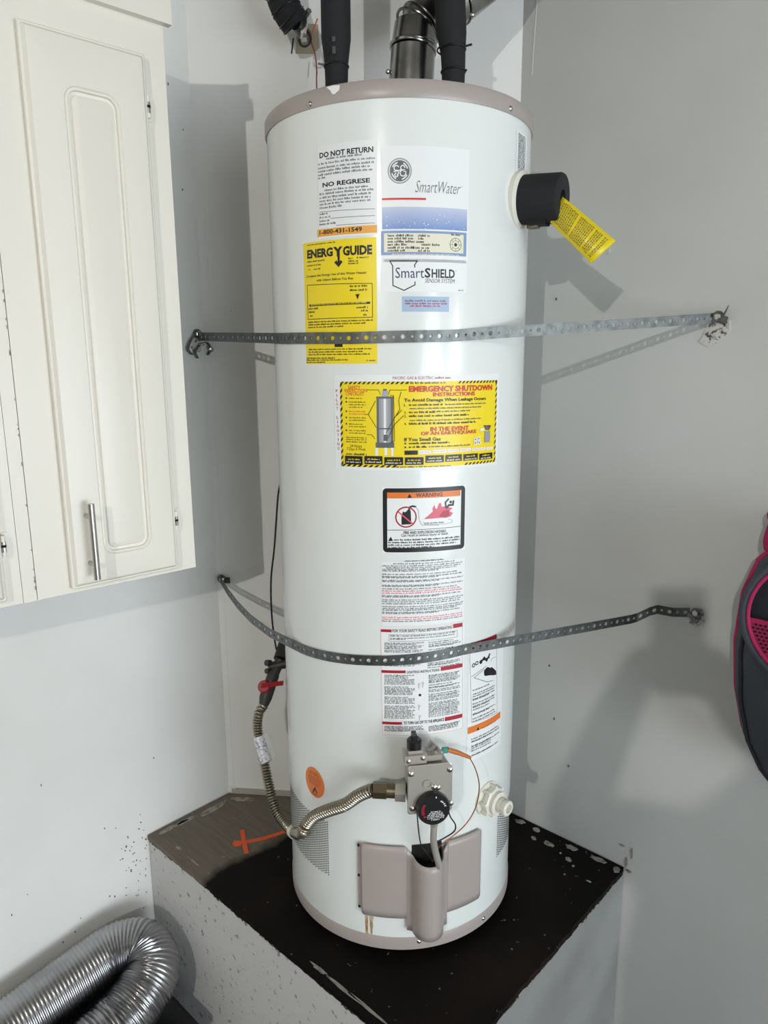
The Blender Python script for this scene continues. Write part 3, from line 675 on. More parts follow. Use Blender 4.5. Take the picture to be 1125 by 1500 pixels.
# access cover with burner channel: one profile round the jacket
uL, zL1 = tank(529, 1233, .253); _, zL0 = tank(533, 1334, .253); uR, zR1 = tank(704, 1213, .253); _, zR0 = tank(701, 1318, .253)
zT = (zL1+zR1)/2; zB = (zL0+zR0)/2
uC = tank(632, 1330, .285)[0]*1.0; RC = .030
def bump(u):
    d = abs(u-uC)
    if d < RC: return .008+math.sqrt(max(0, RC*RC-d*d))+.006*(1-(d/RC)**2)
    if d < RC+.01: return .008*1+.004*(1-(d-RC)/.01)**2
    return .008
def ztop(u):
    d = abs(u-uC)
    if d < RC+.012: return zT-.022*max(0, 1-(d/(RC+.012))**4)
    return zT
def cover(name, u0, u1, zb, n, rl=0, rr=0):
    mb = MB(); vs = []; fs = []; m = 10
    for i in range(n+1):
        u = u0+(u1-u0)*i/n; zt = ztop(u); z0 = zb
        for rr_, ue in ((rl, u0), (rr, u1)):
            d = abs(u-ue)
            if rr_ and d < rr_: k = rr_-math.sqrt(max(0, rr_*rr_-(rr_-d)**2)); zt -= k; z0 += k
        for j in range(m+1): vs.append(cyl(u, z0+(zt-z0)*j/m, bump(u)))
    for i in range(n):
        for j in range(m): a = i*(m+1)+j; fs.append((a, a+m+1, a+m+2, a+1))
    mb.add(vs, fs); o = obj(name, mb, TAUPE, heater, smooth=50)
    md = o.modifiers.new('thickness', 'SOLIDIFY'); md.thickness = .0022; md.offset = -1
    return o
cover('access_cover', uL, uC-RC-.0098, zB, 30, .004, 0); cover('access_cover', uC+RC+.0098, uR, zB, 30, 0, .006); cover('burner_channel', uC-RC-.0098, uC+RC+.0098, tank(635, 1379, .290)[1], 60)
# dark mouth and inside of the channel
mb = MB(); pts = []
for i in range(33):
    u = uC-RC*1.02+2.04*RC*i/32; pts.append(cyl(u, zT-.045, max(.003, bump(u)-.004)))
mb.add(pts+[cyl(uC+RC*(1-2*i/16), zT-.045, .0012) for i in range(17)], [tuple(range(33+17))]); obj('channel_floor', mb, GAP, heater)
mb = MB(); n = 12
for i in range(n+1): mb.v += [tuple(cyl(uC-RC+2*RC*i/n, zT-.055, .0012)), tuple(cyl(uC-RC+2*RC*i/n, zT-.001, .0012))]
for i in range(n): mb.f.append([2*i, 2*i+2, 2*i+3, 2*i+1]); mb.m.append(0)
obj('channel_opening', mb, GAP, heater)
# left mounting flange of the cover
mb = MB(); vs = []
for i in range(5):
    u = uL-.009+.009*i/4; vs += [cyl(u, zB+.012, .003+.004*(i/4)**2), cyl(u, zT-.006, .003+.004*(i/4)**2)]
mb.add(vs, [(2*i, 2*i+2, 2*i+3, 2*i+1) for i in range(4)]); fl = obj('cover_flange', mb, TAUPE, heater); md = fl.modifiers.new('thickness', 'SOLIDIFY'); md.thickness = .003; md.offset = -1
for zz in (zB+.013, (zB+zT)/2+.004, zT-.009):
    obj('screw', MB().lathe(cyl(uL-.006, zz, .0035), cdir(uL), [(0, .0028), (.0016, .0028), (.002, .0006)], 10), GAP, fl)
# drain valve
ud, zd = tank(722, 1173, .262); ad = cdir(ud); od = cyl(ud, zd)
obj('drain_escutcheon', MB().lathe(od-ad*.003, ad, [(0, .036), (.006, .035), (.009, .026)], 32), WPLA, heater, smooth=True)
dv = obj('drain_valve', MB().lathe(od, ad, [(.004, .027), (.014, .030), (.02, .030), (.022, .026)], 8), WPLA, heater)
obj('hose_spout', MB().lathe(od, ad, [(.02, .0235), (.03, .0235), (.032, .014), (.034, .0155), (.040, .0155), (.0405, .014), (.044, .014), (.0445, .0155), (.052, .0155), (.054, .013), (.054, .009), (.044, .009)], 20), WPLA, dv, smooth=30)
for k in range(8):
    e1 = ad.orthogonal().normalized(); e2 = ad.cross(e1); a = k*math.pi/4; d = e1*math.cos(a)+e2*math.sin(a)
    obj('grip_rib', MB().box(od+ad*.006+d*.027-d.cross(ad)*.003, ad*.014, d*.0055, d.cross(ad)*.006), WPLA, dv)
# gas control valve
gv_az = tank(628, 1155, .30)[0]; gd = cdir(gv_az); gx = V((-gd.y, gd.x, 0)); Z = V((0, 0, 1))
YF = .322                                             # radial distance of the front face
FP = gd*YF
def gp(x, y, off=0): return onpl(x, y, gd*(YF+off), gd)
A_, B_, C_ = gp(597, 1123), gp(663, 1117), gp(661, 1186)
gw = (B_-A_).dot(gx); gh = A_.z-gp(597, 1194).z; g0 = V((A_.x, A_.y, 0)); zt_ = A_.z; zb_ = zt_-gh; xl = (A_-FP).dot(gx)
def gpt(x, z, d): return gd*d+gx*x+Z*z
def gbox(x0, x1, z0, z1, d0, d1, mb=None): return (mb or MB()).box(gpt(x0, z0, d0), gx*(x1-x0), gd*(d1-d0)*1, Z*(z1-z0))
xr = xl+gw
gv = obj('gas_valve', MB(), GREYM, heater, label='grey gas control valve')
bpy.data.objects.remove(gv)
gm = MB(); ch = .004
def ring_(d, i, zc=0):
    return [gpt(x, z, d) for x, z in ((xl+i+ch, zb_+i), (xr-i-ch, zb_+i), (xr-i, zb_+i+ch), (xr-i, zt_-i-ch), (xr-i-ch, zt_-i), (xl+i+ch, zt_-i), (xl+i, zt_-i-ch), (xl+i, zb_+i+ch))]
gm.loops([ring_(RB+.018, .006), ring_(YF-.004, .003), ring_(YF-.001, 0), ring_(YF, .0015)], True, True, True)
gv = obj('gas_valve', gm, GREYM, heater, label='grey cast gas control valve')
obj('thermostat_shank', MB().lathe(gd*(RB-.002)+gx*((xl+xr)/2)+Z*((zt_+zb_)/2), gd, [(0, .026), (.004, .026), (.005, .018), (.022, .018)], 20), GREYM, heater, smooth=30)
def gscrew(x, y): obj('screw', MB().lathe(gp(x, y)-gd*.0005, gd, [(0, .0052), (.002, .0052), (.0035, .003), (.004, .0005)], 12), STEEL, gv, smooth=True)
for q in ((602, 1134), (659, 1127), (660, 1176), (604, 1184), (636, 1153), (641.5, 1153.5)): gscrew(*q)
obj('pressure_port', MB().lathe(gp(626.5, 1148)-gd*.0005, gd, [(0, .0095), (.003, .009), (.003, .006), (.001, .0058)], 20), GREYM, gv, smooth=30)
# temperature dial
dc = gp(633, 1180); dial = obj('temperature_dial', MB().lathe(dc-gd*.001, gd, [(0, .0305), (.004, .031), (.013, .030), (.016, .0285), (.016, .0005)], 40), BLKP, gv, smooth=30)
dp = MB(); dz = .0155
def dq(m, x, z, w, h): dp.use(m).box(dc+gx*x+Z*z+gd*(dz-.0003), gx*w, Z*h, gd*.0006)
def dchars(m, x0, x1, z, h=.0016):
    x = x0
    while x < x1: dq(m, x, z, .0011, h); x += random.choice((.0016, .0016, .0028))
for z_, w_ in ((-.003, .010), (-.0062, .0125), (-.0094, .0155), (-.0126, .0165), (-.0158, .0155), (-.019, .009)): dchars(PAPER, -w_+.004, w_+.002, z_)
for a in (150, 160, 170, 180, 190, 200, 215):
    q = math.radians(a); dq(PRED, .021*math.cos(q)-.002, .021*math.sin(q), .005, .0024)
for a in (20, 32, 45, 55): q = math.radians(a); dq(PAPER, .020*math.cos(q), .020*math.sin(q), .0035, .0018)
dp.use(PAPER).box(dc+gx*.003+Z*.024+gd*(dz-.0003), gx*.0016, Z*.0035, gd*.0006)
obj('dial_print', dp, None, gv)
gd_ring = MB()
# pilot knob, bracket and fittings on top of the valve
kc = gpt(0, 0, 0)
def top_pt(x, y, d): return onpl(x, y, gd*d, gd)
kp = top_pt(607, 1097, YF-.018)
br_ = MB(); bw = gp(592, 1113, -.012); gbox(xl-.003, xl+.036, zt_-.002, zt_+.016, YF-.035, YF-.006, br_); gbox(xl+.004, xl+.03, zt_+.016, zt_+.022, YF-.03, YF-.012, br_)
obj('pilot_bracket', br_, GREYM, gv)
obj('screw', MB().lathe(gpt(xl+.003, zt_+.006, YF-.0065), gd, [(0, .004), (.002, .004), (.003, .001)], 10), STEEL, gv); obj('screw', MB().lathe(gpt(xl+.029, zt_+.01, YF-.0065), gd, [(0, .004), (.002, .004), (.003, .001)], 10), STEEL, gv)
kx = (kp-gd*(YF-.018)).dot(gx); kz = zt_+.022
kn = MB().lathe(gpt(kx, kz, YF-.02), Z, [(0, .008), (.003, .0135), (.017, .0135), (.020, .011), (.020, .0005)], 14)
kn.box(gpt(kx-.004, kz+.019, YF-.03), gx*.008, gd*.02, Z*.011)
obj('pilot_knob', kn, BLKP, gv, smooth=30)
obj('regulator_cap', MB().lathe(gpt(xl+.043, zt_+.004, YF-.035), (gx*.5+Z*.6), [(0, .008), (.012, .008), (.013, .010), (.022, .010), (.023, .006)], 10), STEEL, gv, smooth=30)
gbm = gbox(xl+.036, xl+.066, zt_-.001, zt_+.010, YF-.045, YF-.012); obj('thermocouple_boss', gbm, GREYM, gv)
tcx = [top_pt(626, 1105, YF-.03), top_pt(650, 1100, YF-.03)]
obj('thermocouple_nut', MB().tube([tcx[0], tcx[1]], .0048, 10), GREYM, gv, smooth=30)
obj('teal_collar', MB().tube([top_pt(648, 1099, YF-.03), top_pt(655.5, 1098.5, YF-.03)], .0058, 12), mat('teal_plastic', srgb(60, 150, 135), .5), gv, smooth=30)
sl = smooth_path([top_pt(655, 1098, YF-.03), top_pt(672, 1103, YF-.035), top_pt(689, 1110, YF-.04)], 6)
obj('orange_sleeve', MB().tube(sl, lambda t: .0048-.0028*max(0, t-.4), 10), mat('orange_sleeve', srgb(190, 110, 55), .5), gv, smooth=True)
wire = smooth_path([top_pt(688, 1110, YF-.04), top_pt(697, 1128, YF-.04), top_pt(702, 1152, YF-.038), top_pt(697, 1182, YF-.035), top_pt(684, 1205, YF-.03), top_pt(668, 1221, YF-.025), top_pt(648, 1236, YF-.025), top_pt(641, 1245, YF-.03), top_pt(634, 1262, YF-.035)], 8)
obj('thermocouple_wire', MB().tube(wire, .0011, 6), COPPER, heater, smooth=True, label='thin copper thermocouple wire')
w2 = smooth_path([top_pt(611, 1192, YF-.02), top_pt(613, 1215, YF-.02), top_pt(617, 1238, YF-.025), top_pt(626, 1251, YF-.03), top_pt(634, 1262, YF-.04)], 8)
obj('pilot_wire', MB().tube(w2, .0013, 6), BLKW, heater, smooth=True)
w3 = smooth_path([top_pt(656, 1186, YF-.03), top_pt(660, 1197, YF-.03), top_pt(667, 1208, YF-.03), top_pt(665, 1218, YF-.03), top_pt(650, 1228, YF-.03), top_pt(640, 1233, YF-.03)], 8)
obj('pilot_wire', MB().tube(w3, .0014, 6), BLKW, heater, smooth=True)
bt = smooth_path([top_pt(635, 1190, YF-.02), top_pt(635.5, 1212, YF-.02), top_pt(635, 1230, YF-.022), top_pt(638, 1248, YF-.026), top_pt(644, 1270, YF-.03)], 8)
obj('burner_tube', MB().tube(bt, .0064, 14), mat('burner_tube_aluminium', srgb(190, 186, 178), .35, .5), heater, smooth=True)
obj('tube_nut', MB().tube([top_pt(635, 1197, YF-.02), top_pt(635.5, 1209, YF-.02)], .0078, 6), GREYM, heater)
# relief valve under black foam
tv_a = math.radians(60); td = V((math.sin(tv_a), -math.cos(tv_a), -.07)); tz = 1.445
obj('relief_escutcheon', MB().lathe(td*(RB-.012)+Z*tz, td, [(0, .048), (.016, .048), (.02, .043)], 32), WPLA, heater, smooth=True)
rf = obj('relief_valve_cover', MB().lathe(td*RB+Z*tz, td, [(.004, .041), (.072, .041), (.076, .039), (.077, .036), (.077, .014), (.05, .012)], 40), FOAM, heater, smooth=35, label='black foam relief valve cover')
obj('relief_outlet', MB().tube([td*(RB+.026)+Z*(tz-.036), td*(RB+.026)+Z*(tz-.047)], .012, 14), BRASS, heater, smooth=30)
mb = MB(); mb.box(td*(RB+.017)+Z*(tz-.0435)+V((-td.y, td.x, 0))*(-.02), td*.035, V((-td.y, td.x, 0))*.03, Z*.008); obj('cover_notch', mb, GAP, rf)
# ================================================================== THE YELLOW TAG
tag = empty('warning_tag', py_(815, 308, -.165), label='yellow plastic tag hanging from the black foam relief valve cover', cat='tag')
ta, tb_ = [], []
YC = ((824, 288, -.168), (850, 309, -.180), (876, 331, -.190), (902, 353, -.196)); YD = ((806, 326, -.168), (827, 347, -.180), (847, 367, -.190), (866, 386, -.196))
ta = smooth_path([py_(*q) for q in YC], 4); tb_ = smooth_path([py_(*q) for q in YD], 4)
mb = MB(); n = len(ta); vs = []
for a, b in zip(ta, tb_): vs += [a, b]
mb.add(vs, [(2*i, 2*i+1, 2*i+3, 2*i+2) for i in range(n-1)]); TAGY = mat('tag_yellow', srgb(228, 205, 30), .35)
tg = obj('tag_sheet', mb, TAGY, tag, smooth=True); md = tg.modifiers.new('thickness', 'SOLIDIFY'); md.thickness = .0008; md.offset = 0
mb = MB(); OLIVE = mat('tag_print', srgb(120, 108, 30), .5)
def tagp(f, g_):
    x = f*(n-1); i = min(int(x), n-2); k = x-i; a = ta[i].lerp(ta[i+1], k); b = tb_[i].lerp(tb_[i+1], k); nn = (ta[i+1]-ta[i]).cross(tb_[i]-ta[i]).normalized()
    if nn.y > 0: nn = -nn
    return a.lerp(b, g_)+nn*.0007
rows = 26
for r_ in range(rows):
    f0 = .06+.86*r_/rows
    if r_ in (9, 18, 23): continue
    g_ = .1+random.uniform(0, .03)
    while g_ < .88:
        w_ = random.uniform(.02, .09); g1 = min(.9, g_+w_); f1 = f0+.86/rows*.62
        mb.add([tagp(f0, g_), tagp(f0, g1), tagp(f1, g1), tagp(f1, g_)], [(0, 1, 2, 3)]); g_ = g1+.022
obj('print', mb, OLIVE, tag)
# ================================================================== SEISMIC STRAPS
def strap(path, label, zs, ends, w=.0195):
    root = empty('seismic_strap', path[0], label=label, cat='strap', group='perforated steel straps around the water heater')
    P = resample(path, max(2, int(path_len(path)/.0155))); mb = MB(); n = len(P)
    for i in range(n-1):
        a, b = P[i], P[i+1]; d = b-a; l = d.length; dh = d.normalized(); up = Z; nrm = dh.cross(up)
        r = .0042 if i % 2 else .0025; c = (a+b)/2
        ang = [k*math.pi/4 for k in range(8)]
        inner = [c+dh*(r*math.cos(q))+up*(r*math.sin(q)) for q in ang]
        outer = [b, b+up*w/2, c+up*w/2, a+up*w/2, a, a-up*w/2, c-up*w/2, b-up*w/2]
        outer = [b] + [b+up*w/2, c+up*w/2, a+up*w/2, a, a-up*w/2, c-up*w/2, b-up*w/2]
        mb.add(outer+inner, [(k, (k+1) % 8, 8+(k+1) % 8, 8+k) for k in range(8)])
    band = obj('band', mb, GALV, root); md = band.modifiers.new('weld', 'WELD'); md.merge_threshold = .0004
    md = band.modifiers.new('thickness', 'SOLIDIFY'); md.thickness = .0011; md.offset = 0
    return root
RS = RB+.0026
def wrap(left, right, zL, zl, zf, zr, zR, left_mid=(), right_mid=()):
    # tangent points from the wall fixings to the jacket circle
    def tang(P, side):
        d = math.hypot(P.x, P.y); a = math.atan2(P.x, -P.y); b = math.acos(RS/d); return a-side*b
    aL = tang(left_mid[-1] if left_mid else left, -1); aR = tang(right_mid[0] if right_mid else right, 1)
    pts = [V((left.x, left.y, zL))]+[V(q) for q in left_mid]
    arcp = []
    for i in range(41):
        t = i/40; a = aL+(aR-aL)*t; z = zl+(zf-zl)*(t/.5) if t < .5 else zf+(zr-zf)*((t-.5)/.5); arcp.append(V((RS*math.sin(a), -RS*math.cos(a), z)))
    return pts+arcp+[V(q) for q in right_mid]+[V((right.x, right.y, zR))]
lf = pl_(291, 493, .006); rf_ = pr_(1046, 466, .008)
s1 = strap(wrap(lf, rf_, lf.z, tank(445, 494, RS)[1], tank(530, 495, RS)[1], tank(650, 492, RS)[1], rf_.z), 'upper straight galvanized perforated strap across the yellow energy sticker', 0, 0)
lf2 = pc_(322, 847, .006); rf2 = pr_(1010, 897, .008)
mid2 = [pr_(930, 906, .055), pr_(960, 892, .03), pr_(985, 897, .016)]
mid1 = [pz_(333, 866, .594), pz_(348, 886, .594), pz_(368, 907, .594), pz_(395, 927, .598)]
s2 = strap(wrap(lf2, rf2, lf2.z, tank(443, 951, RS)[1], tank(530, 966, RS)[1], tank(650, 957, RS)[1], rf2.z, left_mid=mid1, right_mid=mid2), 'lower curved galvanized perforated strap over the lighting instructions', 0, 0)
def bolt(parent, p, d, r=.007): 
    obj('washer', MB().lathe(p, d, [(0, r*1.6), (.0016, r*1.6)], 18), GALV, parent); obj('lag_bolt', MB().lathe(p+V(d).normalized()*.0016, d, [(0, r), (.005, r), (.006, r*.7)], 6), STEEL, parent)
# left upper fixing: folded strip, bolt and two curled ends
bolt(s1, pl_(289, 489, .0075), DR)
for pts in ([(284, 488), (276, 500), (273, 512), (279, 520)], [(290, 505), (283, 515), (287, 525)], [(290, 504), (300, 502), (305, 510), (302, 520)]):
    q = smooth_path([pl_(x, y, .012) for x, y in pts], 6); mb = MB(); n = len(q)
    for i in range(n): mb.v += [tuple(q[i]), tuple(q[i]+DR*.012)]
    for i in range(n-1): mb.f.append([2*i, 2*i+2, 2*i+3, 2*i+1]); mb.m.append(0)
    o = obj('strap_curl', mb, GALV, s1); md = o.modifiers.new('t', 'SOLIDIFY'); md.thickness = .0012
obj('lag_bolt', MB().lathe(pl_(303, 508, .004), DR+V((0, 0, -.4)), [(0, .003), (.012, .0065), (.02, .0065), (.022, .003)], 8), STEEL, s1)
bolt(s1, pr_(1052, 464, .010), -DL)
for k, (x, y, a) in enumerate(((1046, 470, .5), (1055, 466, -.4), (1059, 461, 1.1))):
    c = pr_(x, y, .010); d1 = DR*math.cos(a)+Z*math.sin(a); d2 = -DL
    obj('strap_curl', MB().box(c-d1*.010-Z*.006, d1*.022, Z*.012+DR*.004, d2*.004), GALV, s1)
bolt(s2, pc_(325, 848, .008), CHN)
obj('strap_end', MB().box(pc_(323, 854, .004), CHD*.026, Z*.016, CHN*.0016), GALV, s2)
bolt(s2, pr_(1020, 898, .010), -DL)
for x, y, a in ((1017, 909, .3), (1024, 906, 1.2), (1013, 903, -.6)):
    c = pr_(x, y, .008); d1 = DR*math.cos(a)+Z*math.sin(a)
    obj('strap_curl', MB().box(c-d1*.009-Z*.004, d1*.018, Z*.009+DR*.003, -DL*.006), GALV, s2)
# torn plaster around the fixings (children of the walls)
walls = {o.name: o for o in bpy.data.objects}
def scar(wall, c, ax, ay, nrm, m=PLAST, name='torn_plaster', jit=.4): return obj(name, flat(MB(), blob(c, ax, ay, 14, jit), nrm, .0016), m, walls[wall])
scar('wall_right', pr_(1050, 478), DR*.022, Z*.026, -DL); scar('wall_right', pr_(1040, 500), DR*.016, Z*.014, -DL, PLAST)
scar('wall_right', pr_(1022, 902), DR*.016, Z*.02, -DL); scar('wall_right', pr_(892, 366), DR*.003, Z*.008, -DL, PLAST); [scar('wall_right', pr_(x, y), DR*a_, Z*b_, -DL, CHIP) for x, y, a_, b_ in ((918, 1262, .0025, .013), (926, 1250, .002, .012), (912, 1238, .006, .0025), (921, 1276, .006, .003))]
scar('wall_left', pl_(288, 505), DL*.016, Z*.018, DR)
DARKM = mat('wall_scuff', srgb(92, 86, 80), .9)
for k in range(70):
    x = random.gauss(202, 16); y = random.gauss(1262, 42)
    if x > 217 or y < 1185 or y > 1345 or (y > 1225 and x > 215): continue
    scar('wall_left', pl_(x, y), DL*random.uniform(.0005, .0019), Z*random.uniform(.0005, .0024), DR, DARKM, 'scuff_mark', .3)
for x, y in ((92, 1380), (110, 1365), (118, 1345), (40, 1310), (17, 1340), (168, 1313), (60, 1150), (225, 1110), (267, 278), (268, 190), (246, 123), (338, 455)): 
    f_ = pl_ if x < 300 else pc_; scar('wall_left' if x < 300 else 'wall_back', f_(x, y), (DL if x < 300 else CHD)*random.uniform(.0008, .0018), Z*random.uniform(.001, .003), DR if x < 300 else CHN, DARKM, 'scuff_mark', .4)
for x, y in ((815, 438), (812, 1053), (805, 975), (833, 1122)): scar('wall_right', pr_(x, y), DR*.0015, Z*.003, -DL, DARKM, 'scuff_mark', .4)
# bare drywall patch and paper seams
flp = [pc_(x, y, .0002) for x, y in ((436, 40), (446, 34), (466, 36), (468, 70), (459, 79), (433, 79))]
obj('bare_patch', flat(MB(), flp, CHN, .0006), BEIGE, wall_back)
# drywall tape ridges by both inner corners
def ridge(wall, pts, r, nrm): obj('tape_seam', MB().tube([V(p) for p in pts], r, 6), WALLR if wall == 'wall_right' else WALL, walls[wall])
ridge('wall_back', [pc_(299, 300, -.0006), pc_(342, 1150, -.0006)], .0016, CHN)
ridge('wall_right', [pr_(787, 0, -.0006), pr_(779, 110, -.0006)], .0016, -DL)
# caulk piece and dark gap where the back wall meets the board
obj('corner_caulk', flat(MB(), [pc_(331, 1152), pc_(345, 1150), pc_(347, 1157), pc_(333, 1159)], CHN, .004), WPLA, wall_back)
obj('base_strip', MB().box(CH0+CHD*.01+V((0, 0, ZP+.0005)), CHD*.70, CHN*.006, Z*.014), mat('base_strip_paint', srgb(168, 162, 152), .8), wall_back)
# ================================================================== WALL CABINETS
TH = math.radians(5); CD = DL*math.cos(TH)+DR*math.sin(TH); CN = V((CD.y, -CD.x, 0)); K0 = W(S_L+.305, -.331)
def cab(x, y, off=0):
    P = onpl(x, y, K0+CN*off, CN); return ((P-K0).dot(CD), P.z)
def cpt(a, z, off=0): return K0+CD*a+CN*off+Z*z
ZB_, ZT_ = .743, 1.733
def rr_loop(a0, z0, a1, z1, r, off, n=6):
    P = []
    for ca, cz_, s0 in ((a1-r, z1-r, 0), (a0+r, z1-r, 90), (a0+r, z0+r, 180), (a1-r, z0+r, 270)):
        for k in range(n+1): q = math.radians(s0+90*k/n); P.append(cpt(ca+r*math.cos(q), cz_+r*math.sin(q), off))
    return P
def make_door(parent, a0, z0, a1, z1, g0, h0, g1, h1):
    mb = MB(); r = .002
    def lp_(i, off, rr=r): return rr_loop(a0+i, z0+i, a1-i, z1-i, rr, off)
    def gl(i, off): return rr_loop(g0+i, h0+i, g1-i, h1-i, max(.004, .024-i), off)
    mb.loops([lp_(0, .0005), lp_(0, .011), lp_(.002, .0125), lp_(.004, .0125), lp_(.009, .0185), lp_(.011, .019), gl(0, .019), gl(.002, .0165), gl(.004, .017), gl(.006, .0170), gl(.007, .0125), gl(.012, .0120), gl(.0135, .0155), gl(.020, .0175)], True, False, True)
    return obj('door', mb, CABW, parent, smooth=25)
def cabinet(a0, a1, label, wall_gap=.004):
    root = empty('wall_cabinet', cpt((a0+a1)/2, ZB_, -.15), label=label, cat='cabinet', group='white wall cabinets')
    mb = MB()
    def wallpt(a, z):
        P = cpt(a, z); k = (P.dot(DR)-S_L-wall_gap); return P-DR*k
    q = [cpt(a0+.0006, 0, -.02), cpt(a1-.001, 0, -.02), wallpt(a1-.001, 0), wallpt(a0+.0006, 0)]
    mb.add([p+Z*(ZB_+.006) for p in q]+[p+Z*1.80 for p in q], [(0, 1, 2, 3), (7, 6, 5, 4), (0, 4, 5, 1), (1, 5, 6, 2), (2, 6, 7, 3), (3, 7, 4, 0)])
    obj('carcass', mb, CABW, root)
    obj('face_frame', MB().box(cpt(a0, ZB_, -.0195), CD*(a1-a0), CN*.0195, Z*(1.80-ZB_)), CABW, root)
    return root
aS1 = sum(cab(x, y)[0] for x, y in ((12, 468), (54, 880)))/2; aS2 = sum(cab(x, y)[0] for x, y in ((0, 561), (33, 882)))/2
cA = cabinet(aS1+.0005, 0, 'white wall cabinet with a raised-panel door and steel bar handle')
dA = make_door(cA, sum(cab(x, y)[0] for x, y in ((30, 120), (100, 840)))/2, cab(180, 846)[1], sum(cab(x, y)[0] for x, y in ((207, 79), (257, 823)))/2, (cab(22, 34)[1]+cab(207, 79)[1])/2,
               sum(cab(x, y, .019)[0] for x, y in ((95, 150), (150, 795)))/2, cab(200, 806, .019)[1], sum(cab(x, y, .019)[0] for x, y in ((177, 170), (222, 770)))/2, cab(130, 130, .019)[1])
hb = [cab(134, 738, .048), cab(142, 849, .048)]; ha = (hb[0][0]+hb[1][0])/2
hd = obj('handle', MB().tube([cpt(ha, hb[0][1], .048), cpt(ha, hb[1][1], .048)], .0058, 20), STEEL, dA, smooth=30)
for zz in (hb[0][1]-.025, hb[1][1]+.025): obj('handle_post', MB().tube([cpt(ha, zz, .0185), cpt(ha, zz, .044)], .0042, 14), STEEL, dA, smooth=30)
def hinge(parent, x, y, h=.036):
    a, z_ = cab(x, y, .008); mb = MB(); mb.use(CABW).lathe(cpt(a, z_-h/2, .009), Z, [(0, .0035), (h, .0035)], 10)
    mb.use(CABW).box(cpt(a, z_-h/2-.004, 0), CD*.010, CN*.002, Z*(h+.008))
    mb.use(STEEL).lathe(cpt(a, z_-h*.28, .009), Z, [(0, .0042), (h*.5, .0042)], 10); mb.use(GAP).lathe(cpt(a, z_-h*.05, .009), Z, [(0, .0045), (h*.12, .0045)], 10)
    obj('hinge', mb, None, parent, smooth=30)
hinge(cA, 216.5, 157); hinge(cA, 257.5, 762)
tm = MB().box(cpt(aS1+.0005, 1.7325, 0), CD*(.012-aS1-.0012), CN*.014, Z*.040); tm.box(cpt(aS1+.0005, 1.7725, 0), CD*(.006-aS1-.0012), CN*.008, Z*.03)
obj('top_trim', tm, CABW, cA)
# filler strip and the next cabinet
fs_ = empty('filler_strip', cpt((aS1+aS2)/2, ZB_), label='narrow white filler strip between the two wall cabinets', cat='filler strip')
obj('strip', MB().box(cpt(aS2+.0005, ZB_-.001, -.0195), CD*(aS1-aS2-.0010), CN*.0185, Z*(1.80-ZB_)), CABW, fs_)
cm = MB()
for k in range(26):
    z_ = random.uniform(ZB_, 1.4); cm.box(cpt(aS1-.0022, z_, -.0008), CD*random.uniform(.0005, .0018), CN*.001, Z*random.uniform(.002, .008))
obj('paint_chips', cm, mat('chip_brown', srgb(150, 138, 130), .9), fs_, kind='stuff')
obj('gap_shadow', MB().box(cpt(aS1-.001, ZB_, -.02), CD*.002, CN*.008, Z*(1.8-ZB_)), GAP, fs_)
cB = cabinet(aS2-.62, aS2-.0005, 'white wall cabinet cut off by the left frame edge')
aD = cab(8, 877)[0]
dB = make_door(cB, aD-.36, cab(4, 879)[1], aD, 1.70, aD-.30, cab(4, 879)[1]+.06, aD-.06, 1.64)
hinge(cB, 5, 800)
hq = aD-.33
obj('handle', MB().tube([cpt(hq, hb[0][1], .048), cpt(hq, hb[1][1], .048)], .0058, 20), STEEL, dB, smooth=30)
for zz in (hb[0][1]-.025, hb[1][1]+.025): obj('handle_post', MB().tube([cpt(hq, zz, .0185), cpt(hq, zz, .044)], .0042, 14), STEEL, dB, smooth=30)
obj('top_trim', MB().box(cpt(aS2-.62, 1.7325, 0), CD*.618, CN*.014, Z*.040), CABW, cB)
# ================================================================== PIPES ABOVE THE HEATER
def zip_tie(parent, c, axis, R, tail):
    mb = MB().torus(c, axis, R, .0016, 24, 6); mb.tube([V(c)+V(tail).normalized()*R, V(c)+V(tail).normalized()*(R+V(tail).length)], .0018, 6); return obj('zip_tie', mb, BLKP, parent)
pA = py_(494, 20, 0); pB = py_(493, 112, 0)
wp = empty('insulated_pipe', (pB.x, 0, H), label='black foam-wrapped water pipe rising at the left of the steel flue', cat='pipe', group='insulated water pipes')
def sleeve(mid, top_x, x0, parent, r=.0275):
    P = [V((x0, 0, H+.0005)), V((x0, 0, H+.09)), V((x0+(top_x-x0)*.05, 0, H+.115)), V((x0+(top_x-x0)*.2, 0, H+.145))]+[V((x0+(top_x-x0)*min(1, .3+.7*k/3), 0, H+.155+(ZC-H-.16)*k/8)) for k in range(9)]
    rad = [.019, .0215, .0225, .0262]+[r]*9
    return obj('foam_sleeve', MB().tube(P, lambda t: rad[round(t*12)], 20), FOAM, parent, smooth=True)
sleeve(0, pA.x-.002, pB.x, wp); zip_tie(wp, (pB.x, 0, py_(480, 98, 0).z), (0, 0, 1), .0228, (-.012, -.006, 0))
obj('foam_print', MB().box((pA.x-.008, -.0286, H+.12), (.006, 0, 0), (0, .0008, 0), (0, 0, .012)).box((pA.x-.008, -.0286, H+.14), (.006, 0, 0), (0, .0008, 0), (0, 0, .008)), mat('foam_print_grey', srgb(70, 74, 78), .8), wp)
pC = py_(655, 5, -.03); pD = py_(664, 112, -.03)
wp2 = empty('insulated_pipe', (pD.x, -.03, H), label='black foam-wrapped water pipe in front of the steel flue, at its right', cat='pipe', group='insulated water pipes')
o = sleeve(0, pC.x-.004, pD.x, wp2); o.location.y = -.03; o.matrix_parent_inverse = world_of(wp2).inverted()
